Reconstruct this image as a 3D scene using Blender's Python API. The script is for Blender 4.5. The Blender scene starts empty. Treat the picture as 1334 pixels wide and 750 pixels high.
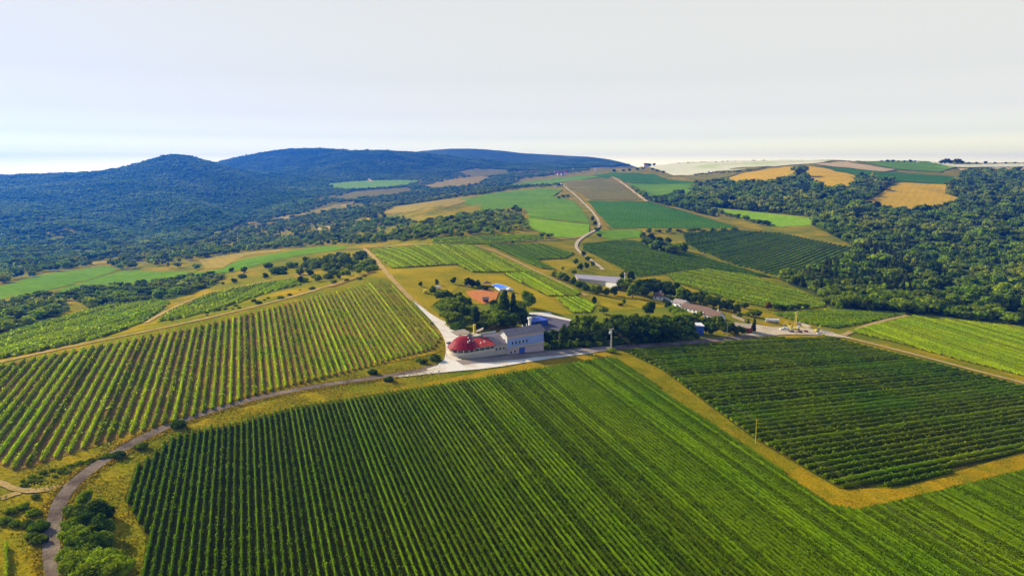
import bpy, math, random
import numpy as np
from mathutils import Vector
from mathutils.geometry import delaunay_2d_cdt
random.seed(7); RNG = np.random.default_rng(11)
S = bpy.context.scene; COL = S.collection
R = math.radians

# ------------------------------------------------------------------ camera model
F0, CX, CY, PITCH, CAMZ = 890.0, 667.0, 375.0, R(9.5), 115.0
cp, sp = math.cos(PITCH), math.sin(PITCH)
def ray(px, py):
    px = np.asarray(px, float); py = np.asarray(py, float)
    u = CY - py
    return px - CX, F0*cp + u*sp, -F0*sp + u*cp
def project(x, y, z):
    dz = z - CAMZ
    d = y*cp - dz*sp; u = y*sp + dz*cp
    d = np.where(d < 1, 1, d)
    return CX + F0*x/d, CY - F0*u/d

# ------------------------------------------------------------------ terrain height
GX, GY = -0.117, 0.0363
def plane(x, y):                       # height above the spot below the camera
    r = np.hypot(x, y)
    s = np.where(r > 1400, 1400/np.maximum(r, 1), 1.0)
    return GX*x*s + GY*y*s
def edge_r(px, py):                    # distance at which the near hillside shows at this pixel
    dx, dy, dz = ray(px, py)
    t = CAMZ/(-dz + GX*dx + GY*dy)
    return float(np.hypot(dx, dy)*t)
# per column: pixel row where the near slope ends, then (distance, pixel row) or (distance, ('z', height above camera))
Zc = lambda v: ('z', v)
COLS = {
 -200: (520, [(620,440),(820,392),(1150,355),(1500,338),(1900,305),(2500,268),(3200,232),(4500,Zc(-60)),(8500,Zc(-70))]),
 0:    (470, [(600,405),(800,370),(1150,345),(1500,330),(1900,300),(2500,265),(3200,229),(4500,Zc(-50)),(8500,Zc(-70))]),
 120:  (447, [(600,400),(780,372),(1050,345),(1450,328),(1900,295),(2500,260),(3200,227),(4500,Zc(-30)),(8500,Zc(-70))]),
 190:  (428, [(580,400),(740,373),(950,347),(1430,325),(1850,295),(2450,258),(3200,216),(4200,Zc(-10)),(8500,Zc(-60))]),
 237:  (417, [(560,400),(700,375),(850,355),(1050,335),(1400,322),(1800,295),(2400,260),(2850,226),(3200,191),(3900,Zc(20)),(8500,Zc(-60))]),
 285:  (407, [(580,388),(720,364),(870,345),(1100,330),(1400,318),(1800,297),(2400,265),(2850,230),(3200,212),(3700,Zc(-5)),(4700,213),(5600,Zc(0)),(8500,Zc(-60))]),
 330:  (397, [(600,375),(750,350),(900,335),(1100,325),(1400,312),(1800,298),(2300,275),(2700,250),(3150,225),(3700,Zc(-20)),(4700,199),(5600,Zc(0)),(8500,Zc(-60))]),
 370:  (388, [(600,368),(750,345),(900,330),(1150,320),(1400,308),(1800,288),(2300,266),(2700,248),(3100,236),(3500,226),(4000,Zc(-5)),(4700,190),(5600,Zc(0)),(8500,Zc(-60))]),
 430:  (374, [(600,362),(750,340),(900,326),(1150,312),(1400,300),(1800,280),(2200,262),(2700,248),(3100,240),(3500,228),(4700,190),(5500,Zc(20)),(6300,Zc(50)),(8500,Zc(-60))]),
 500:  (350, [(720,335),(900,318),(1150,304),(1400,290),(1700,274),(2000,Zc(-90)),(2500,252),(3000,241),(3500,229),(4250,192),(5000,Zc(30)),(5800,205),(8500,Zc(-60))]),
 560:  (300, [(1250,280),(1500,264),(1700,262),(2050,Zc(-85)),(2600,250),(3200,237),(3700,227),(4300,197),(5000,Zc(70)),(5800,192),(8500,Zc(-60))]),
 620:  (300, [(1350,276),(1600,263),(1950,252),(2350,Zc(-60)),(2700,245),(3200,233),(3700,226),(4300,207),(5000,Zc(60)),(5800,189),(8500,Zc(-60))]),
 680:  (300, [(1500,270),(1900,251),(2300,244),(2650,Zc(-55)),(3000,238),(3400,229),(3900,222),(4400,212),(5000,Zc(10)),(5800,197),(8500,Zc(-60))]),
 760:  (300, [(1500,272),(1900,251),(2400,233),(2800,229),(3200,226),(3700,222),(4400,217),(5800,202),(8500,Zc(-60))]),
 810:  (300, [(1150,300),(1600,266),(2100,244),(2500,228),(2900,221),(3500,219),(4400,218),(5800,210),(8500,Zc(-60))]),
 860:  (395, [(756,355),(1200,300),(1700,264),(2300,238),(2650,222),(3000,213),(3700,Zc(20)),(8500,Zc(-60))]),
 960:  (400, [(887,350),(1250,305),(1500,285),(2000,240),(2500,221),(2950,208),(3700,Zc(20)),(8500,Zc(-60))]),
 1080: (405, [(760,395),(1000,350),(1350,300),(1900,245),(2400,220),(2950,208),(3700,Zc(25)),(8500,Zc(-60))]),
 1200: (415, [(850,400),(1150,350),(1500,300),(1750,275),(2200,240),(2600,225),(3150,208),(3900,Zc(25)),(8500,Zc(-60))]),
 1334: (415, [(1100,380),(1300,350),(1700,300),(2300,250),(2800,226),(3300,212),(4000,Zc(25)),(8500,Zc(-60))]),
 1550: (430, [(1150,395),(1400,360),(1800,310),(2400,255),(2900,230),(3400,214),(4100,Zc(20)),(8500,Zc(-60))]),
}
AZ_N, LR0, LR1, LR_N = 241, math.log(60), math.log(9000), 420
AZ = np.linspace(R(-52), R(52), AZ_N); LR = np.linspace(LR0, LR1, LR_N); RR = np.exp(LR)
def build_table():
    azs, res = [], []
    for px in sorted(COLS):
        ey, lst = COLS[px]
        dx, dy, _ = ray(px, 300); az = math.atan2(dx, dy)
        r0 = edge_r(px, ey)
        rs, zs = [r0*0.9, r0], [0.0, 0.0]
        for r, v in lst:
            if r <= r0*1.04: continue
            if isinstance(v, tuple): z = v[1] + CAMZ
            else:
                a, b, c = ray(px, v); z = CAMZ + r*c/math.hypot(a, b)
            x, y = r*math.sin(az), r*math.cos(az)
            rs.append(r); zs.append(z - float(plane(x, y)))
        azs.append(az); res.append(np.interp(LR, np.log(rs), zs))
    T = np.array([np.interp(AZ, azs, np.array(res)[:, j]) for j in range(LR_N)]).T
    k = np.exp(-0.5*(np.arange(-12, 13)/2.6)**2); k /= k.sum()
    P = np.pad(T, ((0, 0), (12, 12)), mode='edge')
    T = np.array([np.convolve(p, k, 'valid') for p in P])
    k = np.exp(-0.5*(np.arange(-12, 13)/2.6)**2); k /= k.sum()
    P = np.pad(T, ((12, 12), (0, 0)), mode='edge')
    T = np.array([np.convolve(P[:, j], k, 'valid') for j in range(LR_N)]).T
    return T
TAB = build_table()
def wob(x, y):
    return (np.sin(x*.0081+1.3)*np.sin(y*.0067+.4) + .6*np.sin(x*.017+y*.011+2.1) + .45*np.sin(x*.027-y*.019) + .3*np.sin(x*.051+y*.043+1.))
def Z(x, y):
    x = np.asarray(x, float); y = np.asarray(y, float)
    r = np.maximum(np.hypot(x, y), 1e-3); az = np.arctan2(x, y)
    i = np.clip((az-AZ[0])/(AZ[-1]-AZ[0])*(AZ_N-1), 0, AZ_N-1.001); j = np.clip((np.log(r)-LR0)/(LR1-LR0)*(LR_N-1), 0, LR_N-1.001)
    i0 = i.astype(int); j0 = j.astype(int); fi = i-i0; fj = j-j0
    t = (TAB[i0, j0]*(1-fi)+TAB[i0+1, j0]*fi)*(1-fj) + (TAB[i0, j0+1]*(1-fi)+TAB[i0+1, j0+1]*fi)*fj
    amp = 0.35 + np.clip((r-700)/1500, 0, 1)*3.2
    left = np.clip((-az-R(12))/R(12), 0, 1)*np.clip((r-1500)/500, 0, 1)*np.clip((3300-r)/900, 0, 1)
    ridg = left*17*(np.abs(np.sin(az*16+r*.0012+.6*np.sin(r*.003))) - .55 + .35*np.sin(az*43+r*.004))
    return plane(x, y) + t + amp*wob(x, y)*.6 + ridg
STEPS = np.exp(np.linspace(math.log(90), math.log(8400), 1500))
def at(px, py):
    """point of the hillside seen at these pixels of the photograph"""
    px = np.atleast_1d(np.asarray(px, float)); py = np.atleast_1d(np.asarray(py, float))
    dx, dy, dz = ray(px, py); L = np.hypot(dx, dy)
    X = STEPS[None]*(dx/L)[:, None]; Y = STEPS[None]*(dy/L)[:, None]; H = CAMZ + STEPS[None]*(dz/L)[:, None]
    D = H - Z(X, Y); hit = D < 0
    k = np.where(hit.any(1), hit.argmax(1), len(STEPS)-1); k = np.maximum(k, 1)
    n = np.arange(len(px)); d0 = D[n, k-1]; d1 = D[n, k]
    f = np.where(hit.any(1), d0/np.maximum(d0-d1, 1e-6), 0)
    r = STEPS[k-1] + f*(STEPS[k]-STEPS[k-1])
    x = r*dx/L; y = r*dy/L
    return np.stack([x, y, Z(x, y)], 1)
def P(px, py): return Vector(at(px, py)[0])
def m_per_px(p): return (p.y*cp - (p.z-CAMZ)*sp)/F0

# ------------------------------------------------------------------ materials
def col4(c): return (c[0], c[1], c[2], 1)
def mat(name, c1, c2=None, scale=0.05, stripe=None, rough=0.9, c3=None, fine=0.0, fscale=2.0, bump=0.0, spec=0.2, leaf=False, tree=False, world=True, detail=4):
    m = bpy.data.materials.new(name); m.use_nodes = True; nt = m.node_tree; N = nt.nodes; Lk = nt.links
    b = N['Principled BSDF']; b.inputs['Roughness'].default_value = rough; b.inputs['Specular IOR Level'].default_value = 0.0 if leaf else (0.0 if rough > .8 and world else spec)
    c2 = c2 or tuple(v*.8 for v in c1)
    geo = N.new('ShaderNodeNewGeometry')
    if world: vec = geo.outputs['Position']
    else: vec = N.new('ShaderNodeTexCoord').outputs['Object']
    n = N.new('ShaderNodeTexNoise'); n.inputs['Scale'].default_value = scale; n.inputs['Detail'].default_value = detail; n.inputs['Roughness'].default_value = .6
    Lk.new(vec, n.inputs['Vector'])
    rp = N.new('ShaderNodeValToRGB'); e = rp.color_ramp.elements
    e[0].position = .33; e[0].color = col4(c1); e[1].position = .67; e[1].color = col4(c2)
    if c3: q = rp.color_ramp.elements.new(.5); q.color = col4(c3)
    Lk.new(n.outputs['Fac'], rp.inputs['Fac']); out = rp.outputs['Color']
    if fine > 0:
        n2 = N.new('ShaderNodeTexNoise'); n2.inputs['Scale'].default_value = fscale; n2.inputs['Detail'].default_value = 3
        Lk.new(vec, n2.inputs['Vector'])
        mr = N.new('ShaderNodeMapRange'); mr.inputs['From Min'].default_value = .3; mr.inputs['From Max'].default_value = .7
        mr.inputs['To Min'].default_value = 1-fine; mr.inputs['To Max'].default_value = 1+fine
        Lk.new(n2.outputs['Fac'], mr.inputs['Value'])
        mx = N.new('ShaderNodeVectorMath'); mx.operation = 'SCALE'; Lk.new(out, mx.inputs[0]); Lk.new(mr.outputs[0], mx.inputs['Scale']); out = mx.outputs[0]
    if stripe:
        wv = N.new('ShaderNodeTexWave'); wv.inputs['Scale'].default_value = stripe[0]; wv.inputs['Distortion'].default_value = 2.5; wv.inputs['Detail'].default_value = 2; wv.inputs['Detail Scale'].default_value = .3
        mp = N.new('ShaderNodeMapping'); mp.inputs['Rotation'].default_value = (0, 0, stripe[1]); Lk.new(vec, mp.inputs['Vector']); Lk.new(mp.outputs[0], wv.inputs['Vector'])
        ms_ = N.new('ShaderNodeMapRange'); ms_.inputs['To Min'].default_value = 1-stripe[2]; ms_.inputs['To Max'].default_value = 1+stripe[2]; Lk.new(wv.outputs['Fac'], ms_.inputs['Value'])
        mx = N.new('ShaderNodeVectorMath'); mx.operation = 'SCALE'; Lk.new(out, mx.inputs[0]); Lk.new(ms_.outputs[0], mx.inputs['Scale']); out = mx.outputs[0]
    if leaf:
        ad = N.new('ShaderNodeMath'); ad.operation = 'MULTIPLY_ADD'
        oi = N.new('ShaderNodeObjectInfo')
        Lk.new(geo.outputs['Random Per Island'], ad.inputs[0]); ad.inputs[1].default_value = 1.25
        ad2 = N.new('ShaderNodeMath'); ad2.operation = 'MULTIPLY_ADD'; Lk.new(oi.outputs['Random'], ad2.inputs[0]); ad2.inputs[1].default_value = .62 if tree else .05; ad2.inputs[2].default_value = .16 if tree else .42
        Lk.new(ad2.outputs[0], ad.inputs[2])
        mx = N.new('ShaderNodeVectorMath'); mx.operation = 'SCALE'; Lk.new(out, mx.inputs[0]); Lk.new(ad.outputs[0], mx.inputs['Scale']); out = mx.outputs[0]
    Lk.new(out, b.inputs['Base Color'])
    if bump > 0:
        bp = N.new('ShaderNodeBump'); bp.inputs['Strength'].default_value = .6; bp.inputs['Distance'].default_value = bump
        n3 = N.new('ShaderNodeTexNoise'); n3.inputs['Scale'].default_value = fscale; n3.inputs['Detail'].default_value = 4
        Lk.new(vec, n3.inputs['Vector']); Lk.new(n3.outputs['Fac'], bp.inputs['Height']); Lk.new(bp.outputs[0], b.inputs['Normal'])
    if leaf:
        tr = N.new('ShaderNodeBsdfTranslucent'); Lk.new(out, tr.inputs['Color']); ms = N.new('ShaderNodeMixShader'); ms.inputs[0].default_value = .5
        Lk.new(b.outputs[0], ms.inputs[1]); Lk.new(tr.outputs[0], ms.inputs[2]); Lk.new(ms.outputs[0], N['Material Output'].inputs['Surface'])
    return m
M = {}
M['ground'] = mat('grass_ground', (.14,.17,.006), (.42,.27,.008), .025, c3=(.24,.21,.007), fine=.4, fscale=.9, bump=.08)
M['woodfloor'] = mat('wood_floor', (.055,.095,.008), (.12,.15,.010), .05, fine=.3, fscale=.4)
M['drygrass'] = mat('dry_grass', (.46,.27,.008), (.24,.20,.007), .09, c3=(.38,.245,.008), fine=.35, fscale=1.2, bump=.2)
M['verge'] = mat('verge_grass', (.15,.18,.010), (.38,.26,.016), .045, c3=(.23,.20,.012), fine=.35, fscale=1.0, bump=.2)
M['meadow'] = mat('meadow_grass', (.26,.225,.005), (.46,.31,.006), .03, c3=(.34,.26,.005), fine=.25, fscale=.8)
M['lawn'] = mat('lawn_grass', (.16,.20,.010), (.26,.24,.012), .06, fine=.2, fscale=.9)
M['vinefloor'] = mat('vineyard_soil_grass', (.075,.075,.006), (.12,.10,.008), .12, fine=.4, fscale=1.3)
M['soil'] = mat('bare_soil', (.34,.17,.045), (.17,.17,.010), .05, c3=(.30,.17,.040), fine=.35, fscale=1.1)
M['wheat'] = mat('ripe_wheat', (.72,.42,.010), (.60,.38,.012), .02, fine=.14, fscale=.12, stripe=(.02, .6, .035))
M['wheat_dark'] = mat('wheat_stubble', (.42,.29,.04), (.34,.27,.035), .02, fine=.15, fscale=.1, stripe=(.03, -.5, .05))
M['white_field'] = mat('pale_chalk_field', (.80,.77,.46), (.62,.66,.28), .006, c3=(.80,.76,.48), fine=.06, fscale=.05, stripe=(.01, 1.2, .05))
M['peach_field'] = mat('bare_peach_field', (.66,.48,.25), (.60,.42,.17), .01, fine=.1, fscale=.1, stripe=(.015, .2, .08))
M['green_field'] = mat('green_crop', (.13,.26,.003), (.18,.30,.004), .012, fine=.22, fscale=.12, stripe=(.05, .5, .06))
M['bright_field'] = mat('bright_green_crop', (.20,.37,.003), (.27,.42,.004), .02, fine=.18, fscale=.15, stripe=(.05, 1.1, .10))
M['dark_field'] = mat('dark_green_crop', (.055,.165,.003), (.085,.19,.004), .01, fine=.22, fscale=.12, stripe=(.045, .2, .07))
M['olive_field'] = mat('olive_field', (.20,.19,.02), (.27,.22,.03), .012, fine=.2, fscale=.15, stripe=(.02, .9, .1))
M['brown_field'] = mat('brown_fallow_field', (.24,.17,.04), (.29,.22,.035), .01, c3=(.20,.19,.03), fine=.15, fscale=.1, stripe=(.03, .3, .10))
M['asphalt'] = mat('worn_asphalt', (.13,.095,.07), (.30,.23,.16), .16, fine=.34, fscale=2.5, bump=.02, stripe=(.5, .2, .05))
M['gravel'] = mat('pale_gravel', (.86,.78,.66), (.70,.58,.42), .10, c3=(.84,.75,.62), fine=.12, fscale=2.0)
M['dirt'] = mat('dirt_track', (.52,.34,.10), (.38,.26,.05), .12, c3=(.48,.33,.13), fine=.25, fscale=1.5)
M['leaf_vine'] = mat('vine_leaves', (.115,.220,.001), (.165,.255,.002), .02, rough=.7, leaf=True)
M['leaf_vine_lit'] = mat('lit_vine_leaves', (.28,.42,.001), (.40,.47,.002), .03, rough=.7, leaf=True)  # sunlit look of the brighter vineyards put into the leaf colour
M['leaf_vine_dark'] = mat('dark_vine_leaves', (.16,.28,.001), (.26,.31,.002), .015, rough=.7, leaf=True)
M['leaf_tree'] = mat('tree_leaves', (.13,.21,.002), (.22,.27,.003), .03, rough=.75, leaf=True, tree=True)
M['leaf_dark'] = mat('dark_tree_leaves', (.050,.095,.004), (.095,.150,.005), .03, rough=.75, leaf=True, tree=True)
M['leaf_bright'] = mat('bright_tree_leaves', (.24,.30,.006), (.18,.26,.006), .03, rough=.75, leaf=True, tree=True)
M['leaf_wood'] = mat('woodland_leaves', (.15,.27,.003), (.44,.44,.005), .010, c3=(.24,.35,.003), rough=.8, leaf=True, tree=True)
M['leaf_rust'] = mat('rusty_leaves', (.22,.13,.02), (.16,.13,.02), .05, rough=.8, leaf=True, tree=True)
M['bark'] = mat('bark', (.10,.07,.05), (.06,.045,.03), 2.0, world=False)
M['leaf_hill'] = mat('hillside_leaves', (.10,.22,.04), (.30,.42,.08), .006, c3=(.18,.31,.05), rough=.8, leaf=True)  # paler leaf colour lightens the far hills in place of thicker haze
M['leaf_conifer'] = mat('conifer_needles', (.085,.135,.006), (.13,.15,.008), .02, rough=.8, leaf=True, tree=True)
M['vinefloor_light'] = mat('grassy_vineyard_floor', (.060,.070,.006), (.13,.09,.010), .05, c3=(.075,.085,.007), fine=.4, fscale=1.2)
M['red_tile'] = mat('red_roof_sheet', (.27,.004,.016), (.40,.010,.016), .5, rough=.5, fine=.15, fscale=2, world=False)
M['orange_tile'] = mat('orange_red_roof', (.55,.07,.03), (.45,.03,.02), .5, rough=.55, fine=.12, fscale=2, world=False)
M['brown_roof'] = mat('brown_roof', (.30,.24,.23), (.38,.31,.29), .4, rough=.8, fine=.2, fscale=2, world=False)
M['tan_roof'] = mat('tan_roof', (.42,.33,.24), (.34,.27,.2), .4, rough=.8, fine=.15, fscale=2, world=False)
M['grey_roof'] = mat('grey_roof', (.30,.27,.32), (.38,.33,.38), .15, rough=.7, fine=.15, fscale=1, world=False)
M['tile_roof'] = mat('old_tile_roof', (.22,.13,.09), (.17,.11,.08), .5, rough=.85, fine=.25, fscale=2, world=False)
M['cream'] = mat('cream_wall', (.70,.62,.48), (.62,.54,.40), .4, fine=.08, fscale=2, world=False)
M['stone'] = mat('stone_base', (.50,.45,.38), (.60,.53,.42), 1.2, fine=.2, fscale=4, world=False)
M['white'] = mat('white_render', (.82,.80,.76), (.74,.72,.68), .5, world=False)
M['bluewall'] = mat('shaded_blue_wall', (.34,.45,.82), (.30,.40,.74), .5, fine=.06, fscale=2, world=False)  # wall blue deepened to carry the bluish shade on the front
M['pinkwall'] = mat('pink_band', (.62,.50,.52), (.55,.44,.46), .5, world=False)
M['bluedoor'] = mat('blue_door', (.05,.14,.55), (.04,.11,.45), 1, rough=.5, world=False)
M['bluesheet'] = mat('blue_sheet_roof', (.05,.11,.55), (.04,.08,.38), .3, rough=.5, world=False)
M['glass'] = mat('dark_glass', (.03,.05,.10), (.05,.07,.13), 1, rough=.15, spec=.6, world=False)
M['water'] = mat('pool_water', (.01,.16,.80), (.02,.22,.85), .6, rough=.25, spec=.05, world=False)
M['clay'] = mat('orange_clay', (.60,.20,.05), (.66,.26,.08), .3, fine=.08, fscale=2)
M['concrete'] = mat('concrete', (.50,.46,.40), (.42,.39,.34), .8, fine=.1, fscale=3, world=False)
M['paving'] = mat('dark_paving', (.13,.12,.15), (.18,.16,.19), .3, fine=.15, fscale=2)
M['yellow'] = mat('yellow_paint_and_sun', (.75,.60,.02), (.68,.52,.02), .8, rough=.45, spec=.4, world=False)  # machine paint, also sunlight coloured onto the chimney, warehouse edge and thin pole
M['rubber'] = mat('rubber', (.025,.025,.025), (.04,.04,.04), 1, world=False)
M['steel'] = mat('steel', (.35,.35,.36), (.28,.28,.3), 1, rough=.5, world=False)
M['darkpaint'] = mat('dark_car_paint', (.04,.04,.06), (.05,.05,.07), 1, rough=.35, spec=.5, world=False)
M['rustred'] = mat('rust_red', (.30,.05,.03), (.24,.05,.03), 1, world=False)
M['pale_track'] = mat('pale_track', (.66,.52,.34), (.50,.40,.24), .08, c3=(.60,.48,.32), fine=.2, fscale=1.0)
M['strip_grass'] = mat('strip_grass', (.30,.23,.008), (.14,.16,.006), .07, c3=(.24,.20,.007), fine=.35, fscale=1.2)
M['brown_road_shade'] = mat('brown_road_shade', (.30,.23,.18), (.42,.33,.24), .12, c3=(.34,.27,.22), fine=.2, fscale=1.5)
M['polewood'] = mat('pole_wood', (.42,.36,.22), (.34,.28,.18), 1, world=False)
M['wire'] = mat('wire', (.50,.45,.2), (.45,.4,.2), 1, world=False)
M['hazehill'] = mat('far_hill_wood', (.07,.12,.03), (.12,.17,.03), .006, fine=.4, fscale=.05)

# ------------------------------------------------------------------ object helpers
def setp(o, label=None, cat=None, group=None, kind=None):
    if label: o['label'] = label
    if cat: o['category'] = cat
    if group: o['group'] = group
    if kind: o['kind'] = kind
    return o
def link(o, parent=None):
    COL.objects.link(o)
    if parent is not None: o.parent = parent
    return o
def thing(name, label, cat, loc, rz=0, group=None):
    o = bpy.data.objects.new(name, None); link(o); o.location = loc; o.rotation_euler = (0, 0, rz); o.empty_display_size = .5
    return setp(o, label, cat, group)
def np_mesh(name, V, Fc, mats, mi=None):
    V = np.ascontiguousarray(V, dtype=np.float32); Fc = np.ascontiguousarray(Fc, dtype=np.int32)
    me = bpy.data.meshes.new(name); k = Fc.shape[1]
    me.vertices.add(len(V)); me.vertices.foreach_set('co', V.ravel())
    me.loops.add(Fc.size); me.loops.foreach_set('vertex_index', Fc.ravel())
    me.polygons.add(len(Fc)); me.polygons.foreach_set('loop_start', np.arange(0, Fc.size, k, dtype=np.int32))
    me.polygons.foreach_set('loop_total', np.full(len(Fc), k, dtype=np.int32))
    if mi is not None: me.polygons.foreach_set('material_index', np.asarray(mi, dtype=np.int32))
    for m in mats: me.materials.append(m)
    me.update(calc_edges=True); me.validate()
    return me
class MB:
    def __init__(s): s.v, s.f, s.m = [], [], []
    def add(s, vs, fs, m=0):
        n = len(s.v); s.v += [tuple(v) for v in vs]
        for f in fs: s.f.append([n+i for i in f]); s.m.append(m)
        return s
    def box(s, x0, x1, y0, y1, z0, z1, m=0):
        return s.add([(x0,y0,z0),(x1,y0,z0),(x1,y1,z0),(x0,y1,z0),(x0,y0,z1),(x1,y0,z1),(x1,y1,z1),(x0,y1,z1)],
                     [(0,3,2,1),(4,5,6,7),(0,1,5,4),(1,2,6,5),(2,3,7,6),(3,0,4,7)], m)
    def slab(s, pts, t, m=0):              # a thick sheet given by its upper outline
        n = len(pts); dn = [(p[0], p[1], p[2]-t) for p in pts]
        return s.add(list(pts)+dn, [tuple(range(n)), tuple(range(2*n-1, n-1, -1))] + [(i, n+i, n+(i+1) % n, (i+1) % n) for i in range(n)], m)
    def tube(s, a, b, r0, r1=None, n=8, m=0):
        a, b = Vector(a), Vector(b); r1 = r0 if r1 is None else r1
        d = (b-a).normalized(); u = d.orthogonal().normalized(); w = d.cross(u)
        vs = [a + r0*(u*math.cos(2*math.pi*i/n)+w*math.sin(2*math.pi*i/n)) for i in range(n)] + [b + r1*(u*math.cos(2*math.pi*i/n)+w*math.sin(2*math.pi*i/n)) for i in range(n)]
        return s.add(vs, [(i, (i+1) % n, n+(i+1) % n, n+i) for i in range(n)] + [tuple(range(n-1, -1, -1)), tuple(range(n, 2*n))], m)
    def build(s, name, mats, parent=None):
        me = bpy.data.meshes.new(name); me.from_pydata(s.v, [], s.f)
        mats = mats if isinstance(mats, (list, tuple)) else [mats]
        for m in mats: me.materials.append(m)
        me.polygons.foreach_set('material_index', s.m); me.update()
        o = bpy.data.objects.new(name, me); link(o, parent); return o
def copy_tree(o, parent=None):
    c = o.copy(); COL.objects.link(c)
    if parent is not None: c.parent = parent
    for ch in list(o.children): copy_tree(ch, c)
    return c

# ------------------------------------------------------------------ polygons on the hillside
def dens_px(poly, step=12, closed=True):
    out = []
    n = len(poly)
    for i in range(n if closed else n-1):
        a, b = poly[i], poly[(i+1) % n]; k = max(1, int(math.hypot(b[0]-a[0], b[1]-a[1])/step))
        for j in range(k): out.append((a[0]+(b[0]-a[0])*j/k, a[1]+(b[1]-a[1])*j/k))
    if not closed: out.append(poly[-1])
    return out
def smooth_line(pts, it=2, closed=False):
    pts = [tuple(p) for p in pts]
    for _ in range(it):
        o = [] if closed else [pts[0]]
        for i in range(len(pts) if closed else len(pts)-1):
            a, b = pts[i], pts[(i+1) % len(pts)]
            o += [(a[0]*.75+b[0]*.25, a[1]*.75+b[1]*.25), (a[0]*.25+b[0]*.75, a[1]*.25+b[1]*.75)]
        if not closed: o.append(pts[-1])
        pts = o
    return pts
def px_poly(poly, step=12, rag=0.0):
    d = dens_px(poly, step); a = at([p[0] for p in d], [p[1] for p in d])[:, :2]
    if rag > 0: a = a + RNG.normal(0, rag, a.shape)
    return a
def inside(poly, x, y):
    poly = np.asarray(poly); c = np.zeros(np.shape(x), bool); n = len(poly)
    for i in range(n):
        x0, y0 = poly[i]; x1, y1 = poly[i-1]
        if y0 == y1: continue
        t = ((y0 > y) != (y1 > y)) & (x < (x1-x0)*(y-y0)/(y1-y0)+x0)
        c ^= t
    return c
def sheet(name, poly, m, lift, kind='structure', grid=None, label=None):
    poly = np.asarray(poly); keep = [0]
    for i in range(1, len(poly)):
        if np.hypot(*(poly[i]-poly[keep[-1]])) > .05: keep.append(i)
    poly = poly[keep]
    lo, hi = poly.min(0), poly.max(0); rm = np.hypot(*poly.mean(0)); g = grid or max(5.0, rm/45)
    g = max(g, math.sqrt((hi-lo).prod()/9000))
    gx, gy = np.meshgrid(np.arange(lo[0]+g/2, hi[0], g), np.arange(lo[1]+g/2, hi[1], g)); gx, gy = gx.ravel(), gy.ravel()
    k = inside(poly, gx, gy); gx, gy = gx[k], gy[k]
    pts = [Vector(p) for p in poly.tolist()] + [Vector((a, b)) for a, b in zip(gx, gy)]; n = len(poly)
    vo, _, fo, *_ = delaunay_2d_cdt(pts, [], [list(range(n))], 1, 1e-4)
    V = np.array([(v.x, v.y) for v in vo]); r = np.hypot(V[:, 0], V[:, 1])
    z = Z(V[:, 0], V[:, 1]) + lift*(.25+r/300+np.maximum(r-1400, 0)/110)
    tri = [f for f in fo if len(f) == 3]
    V3 = np.column_stack([V, z]); Fc = np.array(tri)
    a, b, c = V3[Fc[:, 0]], V3[Fc[:, 1]], V3[Fc[:, 2]]
    fl = np.cross(b-a, c-a)[:, 2] < 0; Fc[fl] = Fc[fl][:, ::-1]
    me = np_mesh(name, V3, Fc, [m]); me.polygons.foreach_set('use_smooth', np.ones(len(Fc), bool))
    o = bpy.data.objects.new(name, me); link(o); o['kind'] = kind
    if label: o['label'] = label
    return o
def strip(name, pxline, width, m, lift, sm=2, rag=0.0):
    """a road or path of real width laid along a line of the photograph"""
    l = smooth_line(pxline, sm) if sm else pxline
    l = dens_px(l, 8, False); a = at([p[0] for p in l], [p[1] for p in l])[:, :2]
    keep = [0]
    for i in range(1, len(a)):
        if np.hypot(*(a[i]-a[keep[-1]])) > width*.6: keep.append(i)
    a = a[keep]
    for _ in range(2): a[1:-1] = (a[:-2]+2*a[1:-1]+a[2:])/4
    t = np.gradient(a, axis=0); t /= np.maximum(np.hypot(t[:, 0], t[:, 1]), 1e-6)[:, None]; nn = np.column_stack([-t[:, 1], t[:, 0]])
    ks = np.linspace(-.5, .5, 5); rows = []
    w = width*(1+RNG.normal(0, rag, len(a)))
    for k in ks: rows.append(a + nn*(w*k)[:, None])
    V = np.concatenate(rows); n = len(a); r = np.hypot(V[:, 0], V[:, 1])
    V3 = np.column_stack([V, Z(V[:, 0], V[:, 1]) + lift*(.25+r/300+np.maximum(r-1400, 0)/110)])
    Fc = [(k*n+i, (k+1)*n+i, (k+1)*n+i+1, k*n+i+1)[::-1] for k in range(4) for i in range(n-1)]
    me = np_mesh(name, V3, Fc, [m]); o = bpy.data.objects.new(name, me); link(o); o['kind'] = 'structure'
    return a
EXCL = []       # outlines in the photograph where no wood grows
M['drytuft'] = mat('dry_grass_blades', (.42,.27,.012), (.30,.24,.010), .1, leaf=True)
M['greentuft'] = mat('green_grass_blades', (.20,.24,.006), (.15,.21,.006), .1, leaf=True)
# ------------------------------------------------------------------ the ground, one sheet out past the hills
def build_ground():
    az = np.concatenate([np.linspace(R(-46), R(46), 300), np.linspace(R(46), R(314), 90)[1:-1]])
    rr = np.concatenate([[.2, 8, 20, 35], np.exp(np.linspace(math.log(50), math.log(8200), 400))])
    A, Q = np.meshgrid(az, rr); x = Q*np.sin(A); y = Q*np.cos(A)
    V = np.column_stack([x.ravel(), y.ravel(), Z(x, y).ravel()]); n = len(az); m = len(rr)
    i = np.arange(m-1)[:, None]*n; j = np.arange(n)[None]; j2 = (j+1) % n
    Fc = np.stack([i+j, i+n+j, i+n+j2, i+j2], -1).reshape(-1, 4)[:, ::-1]
    me = np_mesh('ground', V, Fc, [M['ground']])
    me.polygons.foreach_set('use_smooth', np.ones(len(Fc), bool))
    o = bpy.data.objects.new('ground', me); link(o); o['kind'] = 'structure'
    return o
build_ground()

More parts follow.
